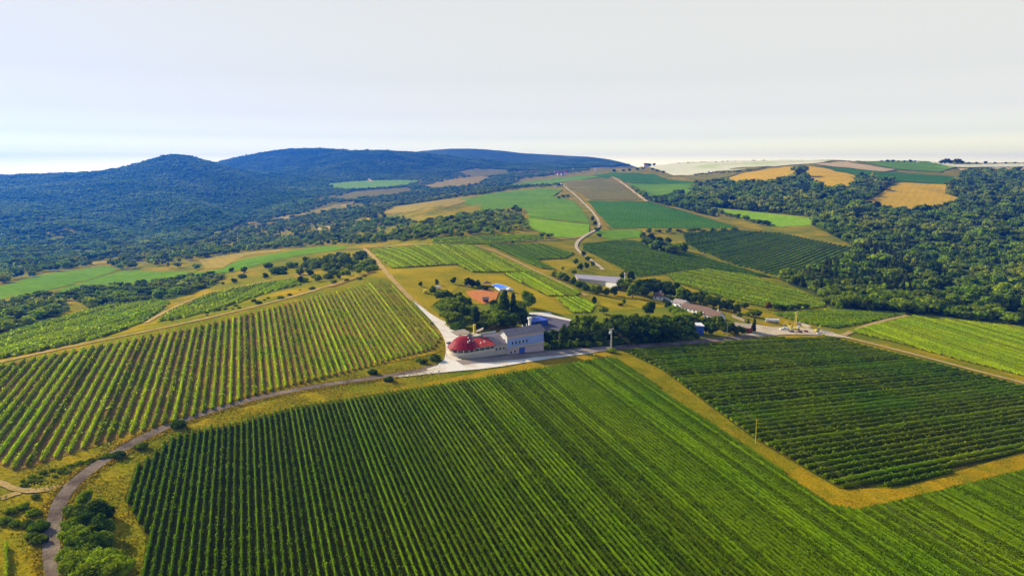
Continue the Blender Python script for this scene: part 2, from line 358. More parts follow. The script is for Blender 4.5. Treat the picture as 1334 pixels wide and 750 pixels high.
# ------------------------------------------------------------------ fields, outlines as seen in the photograph
FIELDS = {
 'far_left_a': ([(-60,388),(0,373),(61,357),(142,346),(156,351),(111,366),(64,378),(0,390),(-60,402)], 'green_field'),
 'far_left_b': ([(73,379),(112,367),(158,353),(236,354),(258,353),(216,366),(158,373),(115,376),(84,381)], 'green_field'),
 'yellow_c': ([(260,339),(290,333),(337,327),(368,325),(364,328),(320,333),(306,339),(290,349),(268,350)], 'wheat_dark'),
 'green_d': ([(310,339),(371,328),(422,321),(452,321),(450,325),(388,333),(354,340),(310,352),(250,362),(246,357),(292,350)], 'green_field'),
 'strip1': ([(297,296),(350,286),(398,278),(450,264),(462,264),(450,272),(401,282),(330,291)], 'wheat_dark'),
 'strip2': ([(390,281),(430,267),(457,263),(460,270),(434,275),(401,281)], 'olive_field'),
 'strip3': ([(430,259),(461,250),(528,245),(531,252),(501,256),(450,262)], 'olive_field'),
 'strip4': ([(424,240),(470,236),(511,235),(548,236),(528,243),(467,248),(440,247)], 'bright_field'),
 'strip5': ([(546,243),(589,234),(629,230),(640,233),(622,240),(569,247)], 'wheat_dark'),
 'strip6': ([(596,225),(616,220),(660,222),(662,228),(616,231)], 'olive_field'),
 'strip7': ([(284,321),(310,317),(300,325),(286,325)], 'wheat_dark'),
 'strip8': ([(140,322),(160,319),(160,323),(144,326)], 'peach_field'),
 'strip9': ([(118,343),(142,338),(164,336),(158,341),(125,345)], 'wheat_dark'),
 'small1': ([(413,297),(432,294),(430,298),(416,300)], 'peach_field'),
 'small2': ([(457,288),(484,284),(482,289),(459,292)], 'wheat'),
 'small3': ([(470,230),(478,232),(486,237),(480,238)], 'peach_field'),
 'vine_h': ([(481,325),(569,319),(616,320),(697,355),(616,355),(594,345),(511,350)], 'vinefloor'),
 'vine_i': ([(633,319),(704,318),(749,331),(737,337),(700,339),(724,352),(704,350),(656,328)], 'vinefloor'),
 'vine_j': ([(656,357),(697,355),(758,382),(751,386),(714,386),(670,364)], 'vinefloor'),
 'vine_k': ([(724,388),(751,387),(776,399),(771,408),(747,408)], 'vinefloor'),
 'vine_l': ([(562,313),(575,310),(683,306),(704,308),(712,313),(636,318),(565,318)], 'vinefloor'),
 'big_m': ([(596,261),(650,251),(704,246),(731,247),(722,256),(747,263),(766,281),(769,291),(687,283),(680,271),(629,274),(602,264)], 'green_field'),
 'bright_n': ([(687,284),(769,293),(764,306),(750,309),(724,309),(690,298),(683,288)], 'bright_field'),
 'yellow_o': ([(498,278),(515,270),(560,263),(596,259),(622,256),(601,265),(569,273),(528,276),(501,279)], 'wheat_dark'),
 'yellow_p': ([(542,285),(575,278),(623,266),(634,275),(589,283),(545,288)], 'meadow'),
 'yellow_p2': ([(679,272),(683,271),(690,284),(686,298),(681,290)], 'drygrass'),
 'brown_q': ([(734,237),(798,231),(806,232),(842,261),(768,261)], 'brown_field'),
 'dark_r': ([(766,262),(842,263),(892,276),(964,297),(800,298),(795,293),(780,277)], 'dark_field'),
 'green_s': ([(770,229),(800,225),(852,227),(870,234),(905,238),(903,240),(820,239)], 'dark_field'),
 'green_s2': ([(818,240),(900,240),(910,249),(896,254),(844,261)], 'green_field'),
 'green_s3': ([(655,243),(700,236),(760,229),(790,230),(733,238),(700,241),(672,244)], 'green_field'),
 'white_t': ([(844,218),(880,213),(960,209),(1024,209),(1082,210),(1056,214),(992,218),(920,228),(880,229)], 'white_field'),
 'olive_u': ([(888,230),(960,219),(1002,217),(944,232),(940,236),(900,234)], 'olive_field'),
 'yellow_v': ([(940,236),(968,226),(1024,218),(1064,218),(1120,230),(1104,244),(1080,247),(1060,238),(1040,228),(1028,234),(992,240),(952,240)], 'wheat'),
 'peach_w': ([(1060,214),(1100,211),(1168,222),(1148,224),(1080,217)], 'peach_field'),
 'dark_x': ([(1060,216),(1152,224),(1252,232),(1236,241),(1160,236),(1112,228),(1080,220)], 'dark_field'),
 'green_y': ([(1112,210),(1200,209),(1244,218),(1224,225),(1168,221)], 'green_field'),
 'white_z1': ([(1192,212),(1232,211),(1244,215),(1340,214),(1450,216),(1450,221),(1334,218),(1248,219)], 'white_field'),
 'peach_z2': ([(1248,220),(1334,219),(1450,222),(1450,228),(1334,223),(1256,224)], 'peach_field'),
 'yellow_big': ([(1140,258),(1168,238),(1232,241),(1228,252),(1256,260),(1224,270),(1200,276),(1172,275),(1120,267)], 'wheat'),
 'green_aa': ([(912,270),(960,274),(1056,284),(1056,293),(1016,296),(968,286)], 'bright_field'),
 'vine_bb': ([(892,303),(960,300),(1016,304),(1116,324),(1088,340),(1040,360),(1016,361),(960,346),(912,328),(896,318)], 'lawn'),
 'vine_cc': ([(760,318),(800,314),(852,316),(892,328),(960,348),(1012,363),(976,360),(920,349),(864,357),(830,362),(790,340),(760,326)], 'lawn'),
 'vine_dd': ([(868,358),(920,351),(980,360),(1076,392),(1076,400),(1024,405),(960,394),(880,368)], 'vinefloor'),
 'green_t2': ([(770,301),(835,299),(835,310),(790,312)], 'green_field'),
 'vine_ee': ([(1006,409),(1080,404),(1182,408),(1176,411),(1090,428),(1040,420)], 'vinefloor'),
 'vine_ff': ([(1105,432),(1190,411),(1334,427),(1480,446),(1480,560),(1334,490),(1250,469),(1170,447)], 'vinefloor'),
 'vine_f': ([(219,409),(270,384),(337,370),(388,364),(393,371),(354,380),(304,397),(243,414),(204,420)], 'vinefloor'),
 'vine_g': ([(-80,452),(0,438),(57,420),(135,399),(202,391),(222,394),(205,408),(185,421),(140,438),(60,456),(0,468),(-80,486)], 'vinefloor'),
 'left_block': ([(-90,500),(0,476),(250,427),(495,366),(509,371),(548,404),(575,440),(566,455),(440,489),(340,514),(250,545),(150,572),(60,602),(20,614),(-10,600),(-90,628)], 'soil'),
 'right_block': ([(815,458),(862,454),(900,450.5),(960,445),(1000,441),(1085,440),(1334,503),(1480,542),(1480,556),(1334,588),(1180,632),(1095,637),(985,574),(862,482)], 'vinefloor_light'),
 'fore_block': ([(162,650),(175,610),(230,566),(300,553),(380,531),(500,512),(640,490),(790,466),(808,470),(850,500),(960,575),(1082,658),(1118,664),(1170,652),(1334,612),(1500,572),(1500,870),(150,870),(186,740),(190,700)], 'vinefloor'),
}
FW = {}
for k, (pl, mn) in FIELDS.items():
    FW[k] = px_poly(pl, 9)
    if mn not in ('vinefloor', 'vinefloor_light', 'soil'): FW[k] = FW[k] + RNG.normal(0, 1, FW[k].shape)*(np.hypot(FW[k][:, 0], FW[k][:, 1])*.0016)[:, None]
    nm = {'wheat': 'wheat_field', 'wheat_dark': 'stubble_field', 'white_field': 'chalk_field', 'peach_field': 'bare_field', 'soil': 'vineyard_soil', 'vinefloor_light': 'vineyard_soil',
          'vinefloor': 'vineyard_soil', 'lawn': 'vineyard_soil', 'drygrass': 'dry_meadow', 'meadow': 'meadow', 'brown_field': 'fallow_field'}.get(mn, 'field')
    sheet(nm, FW[k], M[mn], .10)
# meadow and lawn around the houses, grass strips
sheet('meadow', px_poly([(490,352),(511,351),(594,346),(616,356),(656,358),(670,366),(715,388),(748,410),(690,404),(640,372),(600,372),(560,400),(600,432),(575,428),(548,402),(512,368)], 12), M['meadow'], .08)
sheet('lawn', px_poly([(560,400),(600,395),(690,398),(748,410),(790,398),(850,396),(880,400),(880,440),(740,448),(710,420),(640,425),(600,430)], 12), M['lawn'], .06)
sheet('meadow', px_poly([(708,341),(735,339),(760,345),(740,352),(738,358)], 10), M['meadow'], .08)
sheet('meadow', px_poly([(775,386),(862,390),(866,400),(790,405)], 10), M['meadow'], .085)
sheet('grass_strip', px_poly([(793,464),(815,460),(862,482),(985,573),(1040,606),(1028,616),(960,574),(808,469)], 10, .25), M['strip_grass'], .075)
sheet('grass_strip', px_poly([(793,464),(815,460),(862,482),(985,573),(1095,638),(1180,634),(1334,589),(1480,557),(1480,572),(1334,611),(1170,651),(1118,663),(1082,657),(960,574),(808,469)], 12, .25), M['drygrass'], .07)
sheet('grass_strip', px_poly([(660,478),(720,466),(790,458),(815,460),(793,465),(640,490),(500,512),(440,520),(560,497)], 12, .2), M['drygrass'], .055)
sheet('grass_strip', px_poly([(980,437),(1040,436),(1085,439),(1000,441)], 12), M['drygrass'], .07)
sheet('grass_strip', px_poly([(968,415),(1000,420),(1040,432),(1012,428),(975,419)], 12), M['drygrass'], .07)
# woodland floor
WOODS = {
 'mountain': [(-260,150),(830,150),(830,214),(700,222),(600,224),(520,231),(425,238),(430,248),(400,262),(330,285),(290,300),(250,318),(150,335),(60,345),(0,352),(-260,380)],
 'middle': [(-60,370),(0,353),(60,345),(150,335),(250,318),(300,300),(400,285),(455,272),(530,254),(600,247),(700,242),(640,252),(590,258),(515,269),(498,280),(484,284),(545,289),(590,284),(630,277),(680,272),(685,285),(690,300),(655,306),(560,312),(480,318),(400,321),(330,327),(290,332),(258,339),(262,351),(236,353),(158,351),(145,345),(60,356),(0,372)],
 'valley': [(425,238),(520,231),(600,224),(740,220),(772,222),(740,226),(680,233),(664,243),(600,247),(530,254),(455,272),(400,285),(300,300),(290,300),(330,285),(400,262),(430,248)],
 'belt': [(86,384),(110,377),(160,374),(216,367),(262,356),(290,360),(280,372),(240,386),(202,392),(135,398),(120,404)],
 'belt2': [(-60,420),(0,396),(50,385),(84,386),(92,404),(57,419),(0,437),(-60,452)],
 'right': [(842,262),(820,243),(850,246),(905,241),(940,238),(992,241),(1028,235),(1040,229),(1062,240),(1080,248),(1104,245),(1120,231),(1166,237),(1138,258),(1118,266),(1172,276),(1200,277),(1226,271),(1258,260),(1230,252),(1240,240),(1256,224),(1334,224),(1560,226),(1560,470),(1334,424),(1190,408),(1082,402),(1076,392),(1014,364),(1042,361),(1090,341),(1118,324),(1075,302),(1058,294),(1058,283),(960,273),(912,269),(936,284),(880,270)],
}
WW = {}
for k, pl in WOODS.items():
    if k == 'mountain': continue
    WW[k] = px_poly(pl, 14)
    if k in ('middle', 'valley'): continue
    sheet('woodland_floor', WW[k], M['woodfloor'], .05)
# the wooded mountainside: outline in ground coordinates
mpx = dens_px([(-60,352),(0,352),(60,345),(150,335),(250,318),(290,300),(330,285),(400,262),(430,248),(425,238),(520,231),(600,224),(700,222),(820,216)], 14, False)
ma = at([p[0] for p in mpx], [p[1] for p in mpx])[:, :2]
far = [(7600*math.sin(a), 7600*math.cos(a)) for a in np.linspace(R(10), R(-45), 24)]
WW['mountain'] = np.vstack([ma, far])
sheet('wooded_hills', WW['mountain'], M['hazehill'], .05, grid=60)

# ------------------------------------------------------------------ roads, tracks, yards
road = [(88,800),(70,750),(66,715),(68,690),(74,662),(86,640),(110,617),(150,590),(200,563),(250,543),(300,528),(350,515),(420,502),(500,491),(560,481)]
strip('road', road, 3.7, M['asphalt'], .26, rag=.04)
strip('road', [(553,482),(600,474),(650,466),(720,458),(790,454.5),(850,450),(900,446),(960,440.5),(1005,435),(1035,433)], 8.0, M['asphalt'], .20)
sheet('gravel_yard', px_poly(smooth_line([(536,392),(545,397),(566,413),(590,424),(600,436),(594,452),(593,466),(608,471),(660,464),(706,459),(775,454),(795,455),(780,459),(700,470),(640,480),(580,485),(500,494),(545,484),(578,474),(582,450),(574,432),(560,416),(546,402)], 1, True), 8), M['gravel'], .23)
sheet('gravel_yard', px_poly(smooth_line([(958,438),(985,434),(972,427),(972,421),(990,424),(1010,427),(1040,426),(1062,430),(1098,437),(1115,443),(1098,440),(1060,436.5),(1030,436),(990,438)], 1, True), 8), M['pale_track'], .23)
strip('road', [(598,473),(612,471.5),(640,469),(680,465),(706,462),(740,459),(775,456),(800,454)], 7.5, M['brown_road_shade'], .30, rag=.04)  # brown road strip, its tone also carrying the building's shade over the pale gravel
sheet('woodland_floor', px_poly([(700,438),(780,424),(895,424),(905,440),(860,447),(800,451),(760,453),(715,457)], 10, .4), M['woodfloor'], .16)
strip('road', [(786,352),(778,345),(768,338),(752,327),(749,318),(760,308),(778,300),(783,291),(770,274),(752,257),(738,246),(730,240)], 4.4, M['pale_track'], .24)
strip('path', [(560,412),(540,394),(520,374),(500,352),(488,336),(474,324)], 4.5, M['dirt'], .22, rag=.08)
strip('path', [(440,325),(474,323),(560,318),(630,318),(700,314),(750,311),(765,306)], 4, M['dirt'], .20, rag=.08)
strip('path', [(619,320),(640,326),(668,338),(700,355),(730,368),(765,386)], 4.5, M['dirt'], .22, rag=.08)
strip('path', [(798,232),(812,240),(830,254),(842,263)], 8, M['peach_field'], .22)
strip('path', [(842,262),(892,276),(964,297),(1000,302)], 5, M['olive_field'], .21)
strip('path', [(856,317),(900,330),(960,348),(1012,363),(1034,366)], 4.5, M['lawn'], .21)
strip('path', [(790,300),(780,286),(766,266)], 10, M['drygrass'], .17, rag=.1)
strip('path', [(1060,432),(1100,439),(1140,449),(1200,464),(1270,483),(1334,499),(1480,540)], 6, M['dirt'], .21, rag=.06)
strip('path', [(1098,437),(1120,428),(1150,418),(1182,411)], 4.6, M['dirt'], .20, rag=.05)
strip('path', [(-20,622),(0,628),(18,638),(45,641),(70,637),(96,628)], 2.3, M['dirt'], .24, rag=.10)
strip('path', [(0,650),(20,642),(30,641)], 2.4, M['dirt'], .18, rag=.1)
strip('path', [(-60,486),(0,472),(100,450),(240,422),(380,388),(478,357)], 3.5, M['dirt'], .18, rag=.15)
strip('path', [(430,374),(478,357),(492,354)], 5, M['soil'], .2, rag=.1)
strip('path', [(84,383),(115,377),(158,375)], 4, M['dirt'], .22)
strip('path', [(190,421),(222,402),(262,385),(337,368),(395,360)], 3, M['dirt'], .2, rag=.1)
strip('path', [(222,368),(232,362),(246,360)], 6, M['dirt'], .22)
# grass edges of the asphalt road
strip('grass_strip', [(150,578),(250,535),(340,508),(440,484),(560,461),(578,455)], 3.5, M['drygrass'], .14, rag=.3)
# ------------------------------------------------------------------ vine rows
def leaf_quads(c, s, up=.35, out=None):
    n = len(c)
    nrm = RNG.normal(0, 1, (n, 3)); nrm[:, 2] += up*2
    if out is not None: nrm += out*1.4
    nrm /= np.linalg.norm(nrm, axis=1)[:, None]
    a = np.cross(nrm, RNG.normal(0, 1, (n, 3))); a /= np.maximum(np.linalg.norm(a, axis=1), 1e-6)[:, None]; b = np.cross(nrm, a)
    s = s[:, None]; w = s*RNG.uniform(.6, .95, (n, 1))
    V = np.stack([c-a*s, c-b*w, c+a*s, c+b*w], 1).reshape(-1, 3)
    return V, np.arange(4*n).reshape(n, 4)
def row_geo(p0, p1, h, w, dens, ls, core=True, gap=.0, org=None):
    d = p1-p0; L = float(np.hypot(*d)); u = d/L; nn = np.array([-u[1], u[0]])
    n = max(3, int(L*dens)); t = RNG.uniform(0, L, n)
    ph = RNG.uniform(0, 50)
    bx = p0[0]+u[0]*t; by = p0[1]+u[1]*t
    vig = .97 + .17*np.sin(t*.9+ph) + .05*np.sin(t*.23+ph*2) + .12*np.sin(t*2.3+ph*3) + .10*np.sin(bx*.09+by*.05)*np.sin(by*.07-bx*.04+1)
    pv_ = RNG.normal(0, .17, int(L/1.15)+2); vig = vig*(1+pv_[(t/1.15).astype(int)]) + (.12*np.cos(t*2*math.pi/1.15) if ls < .34 else 0)
    if gap > 0: k = (np.sin(t*.11+ph)+np.sin(t*.37+2*ph)+RNG.normal(0, .3, n)) > (-2.0+gap*2); t = t[k]; vig = vig[k]; n = len(t)
    ang = RNG.uniform(-.15, math.pi+.15, n); q = RNG.uniform(.72, 1.18, n)
    lat = np.cos(ang)*w*.5*q*vig + (pv_[(t/1.15).astype(int)]*.5 if ls < .34 else 0); hz = h*(.32+.62*np.sin(np.clip(ang, 0, math.pi))*q)*np.clip(vig, .7, 1.3)
    x = p0[0]+u[0]*t+nn[0]*lat; y = p0[1]+u[1]*t+nn[1]*lat
    c = np.column_stack([x, y, Z(x, y)+hz])
    out = np.column_stack([nn[0]*np.cos(ang), nn[1]*np.cos(ang), np.sin(ang)])
    V, Fc = leaf_quads(c, ls*RNG.uniform(.65, 1.25, n), .3, out)
    if core:
        m = max(2, int(L/max(1.6, ls*4))); tt = np.linspace(0, L, m+1)
        a = []
        for (la, hh) in ((-.22*w, .1*h), (-.30*w, .62*h), (.0, .82*h), (.30*w, .62*h), (.22*w, .1*h)):
            j = 1+RNG.normal(0, .10, m+1); xx = p0[0]+u[0]*tt+nn[0]*la*j; yy = p0[1]+u[1]*tt+nn[1]*la*j
            a.append(np.column_stack([xx, yy, Z(xx, yy)+hh*j]))
        CV = np.concatenate(a); k = m+1; i = np.arange(m)
        CF = np.concatenate([np.stack([q*k+i, q*k+i+1, (q+1)*k+i+1, (q+1)*k+i], 1) for q in range(4)])
        Fc = np.concatenate([Fc, CF+len(V)]); V = np.concatenate([V, CV])
    return V, Fc
def rows_in(poly, u, spacing, margin=0.6, minlen=4):
    u = np.array(u, float); u /= np.hypot(*u); nn = np.array([-u[1], u[0]]); poly = np.asarray(poly)
    s = poly@nn; t = poly@u; out = []
    for k, off in enumerate(np.arange(s.min()+spacing*.5, s.max(), spacing)):
        ts = []
        for i in range(len(poly)):
            a, b = s[i-1], s[i]
            if (a > off) != (b > off): ts.append(t[i-1]+(off-a)/(b-a)*(t[i]-t[i-1]))
        ts.sort()
        for i in range(0, len(ts)-1, 2):
            a, b = ts[i]+margin+RNG.uniform(0, .8), ts[i+1]-margin-RNG.uniform(0, .8)
            if b-a > minlen: out.append((nn*off+u*a, nn*off+u*b))
    return out
U1 = np.array([-.36, .933]); U2 = np.array([.881, .473])
def inview(p0, p1):
    t = np.linspace(0, 1, 12)[:, None]; q = p0+(p1-p0)*t; X, Y = project(q[:, 0], q[:, 1], Z(q[:, 0], q[:, 1]))
    return ((X > -25) & (X < 1360) & (Y < 765) & (q[:, 1] > 20)).any()
def clip_view(p0, p1, marg=300):
    t = np.linspace(0, 1, 60)[:, None]; q = p0+(p1-p0)*t; X, Y = project(q[:, 0], q[:, 1], Z(q[:, 0], q[:, 1]))
    ok = (X > -marg) & (X < 1334+marg) & (Y < 750+marg)
    if not ok.any(): return None
    i = np.where(ok)[0]; return q[i[0]], q[i[-1]]
def vine_rows_things(key, u, spacing, h, w, dens, ls, m, label, group, gap=0):
    n = 0
    for a, b in rows_in(FW[key], u, spacing):
        c = clip_view(a, b)
        if c is None or not inview(a, b): continue
        a, b = c
        if np.hypot(*(b-a)) < 3: continue
        V, Fc = row_geo(a, b, h, w, dens, ls, True, gap)
        org = np.array([a[0], a[1], float(Z(a[0], a[1]))]); me = np_mesh('vine_row', V-org, Fc, [m])
        o = bpy.data.objects.new('vine_row', me); link(o); o.location = org; setp(o, label, 'vine row', group); n += 1
    return n
def vine_mass(keys, m, label, name='vineyard'):
    VV, FF, k = [], [], 0
    for key, u, spacing, h, w, dens, ls in keys:
        for a, b in rows_in(FW[key], u, spacing):
            c = clip_view(a, b, 260)
            if c is None: continue
            if np.hypot(*(c[1]-c[0])) < 3: continue
            V, Fc = row_geo(c[0], c[1], h, w, dens, ls); VV.append(V); FF.append(Fc+k); k += len(V)
    V = np.concatenate(VV); me = np_mesh(name, V, np.concatenate(FF), [m])
    o = bpy.data.objects.new(name, me); link(o); setp(o, label, 'vineyard', kind='stuff'); return o
NR = []
NR.append(vine_rows_things('fore_block', U1, 2.05, 1.78, .88, 14, .25, M['leaf_vine'], 'one of the many long parallel green vine rows filling the large foreground vineyard', 'vine rows of the large foreground vineyard', gap=.2))
NR.append(vine_rows_things('left_block', U1, 3.2, 1.65, 1.5, 10, .31, M['leaf_vine_lit'], 'sunlit vine row over brown soil in the vineyard left of the road bend', 'vine rows of the brown soiled left vineyard', gap=.62))
NR.append(vine_rows_things('right_block', U2, 4.3, 1.8, 1.9, 10, .36, M['leaf_vine_dark'], 'dark green vine row running across the right vineyard between the dirt tracks', 'vine rows of the crosswise right vineyard', gap=.25))
print('vine rows', NR)
def px_dir(p, q):
    a, b = P(*p), P(*q); return (b.x-a.x, b.y-a.y)
vine_mass([('vine_h', U1, 3.0, 1.9, 1.3, 3.0, .55)], M['leaf_vine_lit'], 'fine striped vineyard beside the meadow above the clay court')
vine_mass([('vine_i', U1, 3.0, 1.9, 1.4, 3.0, .55)], M['leaf_vine'], 'vineyard patch right of the diagonal dirt track below the hill road')
vine_mass([('vine_j', U1, 2.8, 1.9, 1.5, 3.0, .5)], M['leaf_vine_lit'], 'narrow vineyard wedge running down towards the grey warehouse')
vine_mass([('vine_k', U1, 2.8, 1.9, 1.4, 4, .45)], M['leaf_vine_lit'], 'small patch of bright vines in the garden below the grey warehouse')
vine_mass([('vine_l', px_dir((570,314),(700,311)), 4.0, 1.9, 2.0, 2.2, .7)], M['leaf_vine_lit'], 'long thin vineyard strip under the scrubby wood in the middle distance')
vine_mass([('vine_bb', px_dir((1016,358),(1090,330)), 7.5, 2.2, 3.0, 2.4, .8)], M['leaf_vine'], 'clearly striped dark vineyard beside the right hand wood')
vine_mass([('vine_cc', px_dir((800,330),(960,356)), 4.6, 2.0, 2.6, 2.6, .7)], M['leaf_vine'], 'dark vineyard sloping up behind the grey warehouse')
vine_mass([('vine_dd', px_dir((880,362),(1060,400)), 3.2, 2.0, 2.1, 3.0, .6)], M['leaf_vine_lit'], 'dense green vineyard wedge behind the long tiled building')
vine_mass([('vine_ee', px_dir((1020,412),(1160,412)), 2.6, 1.7, 1.9, 4.0, .45)], M['leaf_vine_lit'], 'bright flat vineyard strip behind the gravel works yard')
vine_mass([('vine_ff', px_dir((1180,420),(1334,470)), 2.4, 1.7, 2.0, 5.0, .40)], M['leaf_vine_lit'], 'dense bright green vineyard right of the dirt track at the right edge')
vine_mass([('vine_f', px_dir((240,408),(300,384)), 4.2, 1.9, 2.4, 2.4, .6)], M['leaf_vine_lit'], 'striped vineyard just beyond the upper edge of the left vineyard')
vine_mass([('vine_g', px_dir((20,450),(180,402)), 3.2, 1.9, 2.2, 2.2, .6)], M['leaf_vine_lit'], 'green vineyard at the left edge below the dark shrub belt')
# tufts of grass on the verges and banks near the road
def tufts(poly, n, m, label, s=(.14, .34)):
    P_ = px_poly(poly, 14); lo, hi = P_.min(0), P_.max(0); x = RNG.uniform(lo[0], hi[0], n*3); y = RNG.uniform(lo[1], hi[1], n*3)
    k = inside(P_, x, y) & ((np.sin(x*.31+np.sin(y*.2)*2)+np.sin(y*.27+x*.1)+RNG.normal(0, .7, len(x))) > 0)
    for q in ('left_block', 'fore_block', 'right_block'): k &= ~inside(FW[q], x, y)
    for lx, wd in ((ROADXY, 2.2),): 
        for a in lx: k &= np.hypot(x-a[0], y-a[1]) > wd
    x, y = x[k][:n], y[k][:n]; sz = RNG.uniform(s[0], s[1], len(x)); V, Fc = leaf_quads(np.column_stack([x, y, Z(x, y)+sz*.7+.12]), sz, .2)
    o = bpy.data.objects.new('grass', np_mesh('grass', V, Fc, [m])); link(o); setp(o, label, 'grass', kind='stuff')
r_ = dens_px(smooth_line(road, 2), 3, False); ROADXY = at([p[0] for p in r_], [p[1] for p in r_])[:, :2]
near = [(-40,600),(20,614),(60,602),(150,572),(250,545),(340,514),(440,489),(566,455),(575,440),(585,470),(560,490),(500,512),(380,531),(300,553),(230,566),(175,610),(162,650),(190,700),(186,760),(180,800),(-40,800)]
tufts(near, 26000, M['drytuft'], 'dry yellow grass tufts on the banks beside the road')
tufts(near, 22000, M['greentuft'], 'green grass tufts on the banks beside the road')
tufts([(793,464),(815,460),(862,482),(985,573),(1095,638),(1180,634),(1334,589),(1400,575),(1400,590),(1334,611),(1170,651),(1118,663),(1082,657),(960,574),(808,469)], 16000, M['drytuft'], 'dry orange grass on the strip between the foreground and right vineyards')

k = RNG.integers(0, len(ROADXY)-1, 16000); a = RNG.uniform(0, 6.28, 16000); q = RNG.uniform(2.3, 4.3, 16000); x = ROADXY[k, 0]+q*np.cos(a); y = ROADXY[k, 1]+q*np.sin(a)
ok = np.ones(len(x), bool)
for p_ in ROADXY: ok &= np.hypot(x-p_[0], y-p_[1]) > 2.1
x, y = x[ok], y[ok]; sz = RNG.uniform(.14, .36, len(x)); V, Fc = leaf_quads(np.column_stack([x, y, Z(x, y)+sz*.7+.1]), sz, .2)
o = bpy.data.objects.new('grass', np_mesh('grass', V, Fc, [M['drytuft']])); link(o); setp(o, 'ragged yellow grass edge along both sides of the asphalt road', 'grass', kind='stuff')
# ------------------------------------------------------------------ trees
def cube_sphere(n=3):
    vs, fs = [], []
    for ax in range(3):
        for sg in (-1, 1):
            b = len(vs)
            for i in range(n+1):
                for j in range(n+1):
                    p = [0, 0, 0]; p[ax] = sg; p[(ax+1) % 3] = -1+2*i/n; p[(ax+2) % 3] = (-1+2*j/n)*sg; vs.append(p)
            for i in range(n):
                for j in range(n): fs.append([b+i*(n+1)+j, b+(i+1)*(n+1)+j, b+(i+1)*(n+1)+j+1, b+i*(n+1)+j+1])
    v = np.array(vs, float); v /= np.linalg.norm(v, axis=1)[:, None]
    return v, np.array(fs)
CS_V, CS_F = cube_sphere(3)
def crown_geo(kind, nleaf, ls, seed):
    global RNG
    rng = np.random.default_rng(seed); keepR = RNG; RNG = rng
    L = []
    if kind == 'round':
        L.append((0, 0, .54, .30, .30, .32))
        for i in range(11):
            a = i*2.4+rng.uniform(0, .6); h = rng.uniform(.20, .82); q = rng.uniform(.16, .30)*(1.15-abs(h-.5))
            s = rng.uniform(.12, .19); L.append((q*math.cos(a), q*math.sin(a), h, s, s, s*rng.uniform(.8, 1)))
    elif kind == 'broad':
        for i in range(17):
            a = i*2.4+rng.uniform(0, .6); q = math.sqrt((i % 13)/13)*.50 if i < 13 else .25; h = (.64-.25*q+rng.uniform(-.07, .10)) if i < 13 else rng.uniform(.25, .4)
            s = rng.uniform(.16, .25); L.append((q*math.cos(a), q*math.sin(a), h, s, s, s*.8))
    elif kind == 'poplar':
        for i in range(9):
            h = .12+i*.098; w = .105*math.sin(min(1, (1.04-h)*1.6)*math.pi/2)+.01
            L.append((rng.uniform(-.02, .02), rng.uniform(-.02, .02), h, w, w, .10))
    elif kind == 'conifer':
        for i in range(8):
            h = .16+i*.105; w = .22*(1.02-h)+.015
            L.append((rng.uniform(-.02, .02), rng.uniform(-.02, .02), h, w, w, .085))
            for k in range(3):
                a = rng.uniform(0, 6.28); L.append((w*.8*math.cos(a), w*.8*math.sin(a), h-.02, w*.4, w*.4, .045))
    elif kind == 'oval':
        for i in range(9):
            h = .26+i*.08; w = .17*math.sin(min(1, max(.15, (h-.12)*2.6))*1.57)*min(1, (1.08-h)*2.4)+.02; a = i*2.4
            L.append((.06*math.cos(a), .06*math.sin(a), h, w, w, .12))
    elif kind == 'bush':
        for i in range(10):
            a = i*2.4; q = math.sqrt(i/10)*.5; h = .48-.35*q+rng.uniform(-.08, .08)
            s = rng.uniform(.25, .38); L.append((q*math.cos(a), q*math.sin(a), h, s, s, s*1.0))
    VV, FF, k = [], [], 0
    tot = sum(l[3]*l[5] for l in L)
    for l in L:
        rad = np.array(l[3:6]); cen = np.array(l[:3])
        if kind == 'bush': pass
        v = CS_V*(1+rng.normal(0, .0, (len(CS_V), 1))); v = v*(1+.16*np.sin(v[:, :1]*7+l[0]*40)*np.cos(v[:, 1:2]*6+l[2]*30)) * rad*.84+cen
        VV.append(v); FF.append(CS_F+k); k += len(v)
        n = max(4, int(nleaf*l[3]*l[5]/tot)); d = rng.normal(0, 1, (n, 3)); d[:, 2] += .35; d /= np.linalg.norm(d, axis=1)[:, None]
        c = cen+d*rad*rng.uniform(.80, 1.16, (n, 1)); v, f = leaf_quads(c, ls*rng.uniform(.6, 1.3, n), .15, d)
        VV.append(v); FF.append(f+k); k += len(v)
    V = np.concatenate(VV); V[:, 2] = np.maximum(V[:, 2], .0 if kind == 'bush' else .06)
    RNG = keepR
    return V, np.concatenate(FF)
def trunk_mb(kind, seed):
    rng = random.Random(seed); b = MB(); top = {'round': .55, 'broad': .5, 'poplar': .7, 'conifer': .85, 'oval': .6, 'bush': .3}[kind]
    r = .022 if kind != 'bush' else .03
    b.tube((0, 0, -.12), (0.01, 0.0, top*.55), r*1.3, r, 7); b.tube((.01, 0, top*.54), (0, .01, top), r, r*.35, 7)
    if kind in ('round', 'broad', 'bush', 'oval'):
        for i in range(5):
            a = i*1.26+rng.uniform(0, .5); q = .2 if kind != 'broad' else .34
            b.tube((.01, 0, top*(.45+.07*i)), (q*math.cos(a), q*math.sin(a), top*(.75+.1*i)+.05), r*.55, r*.15, 5)
    return b
PROTO = {}
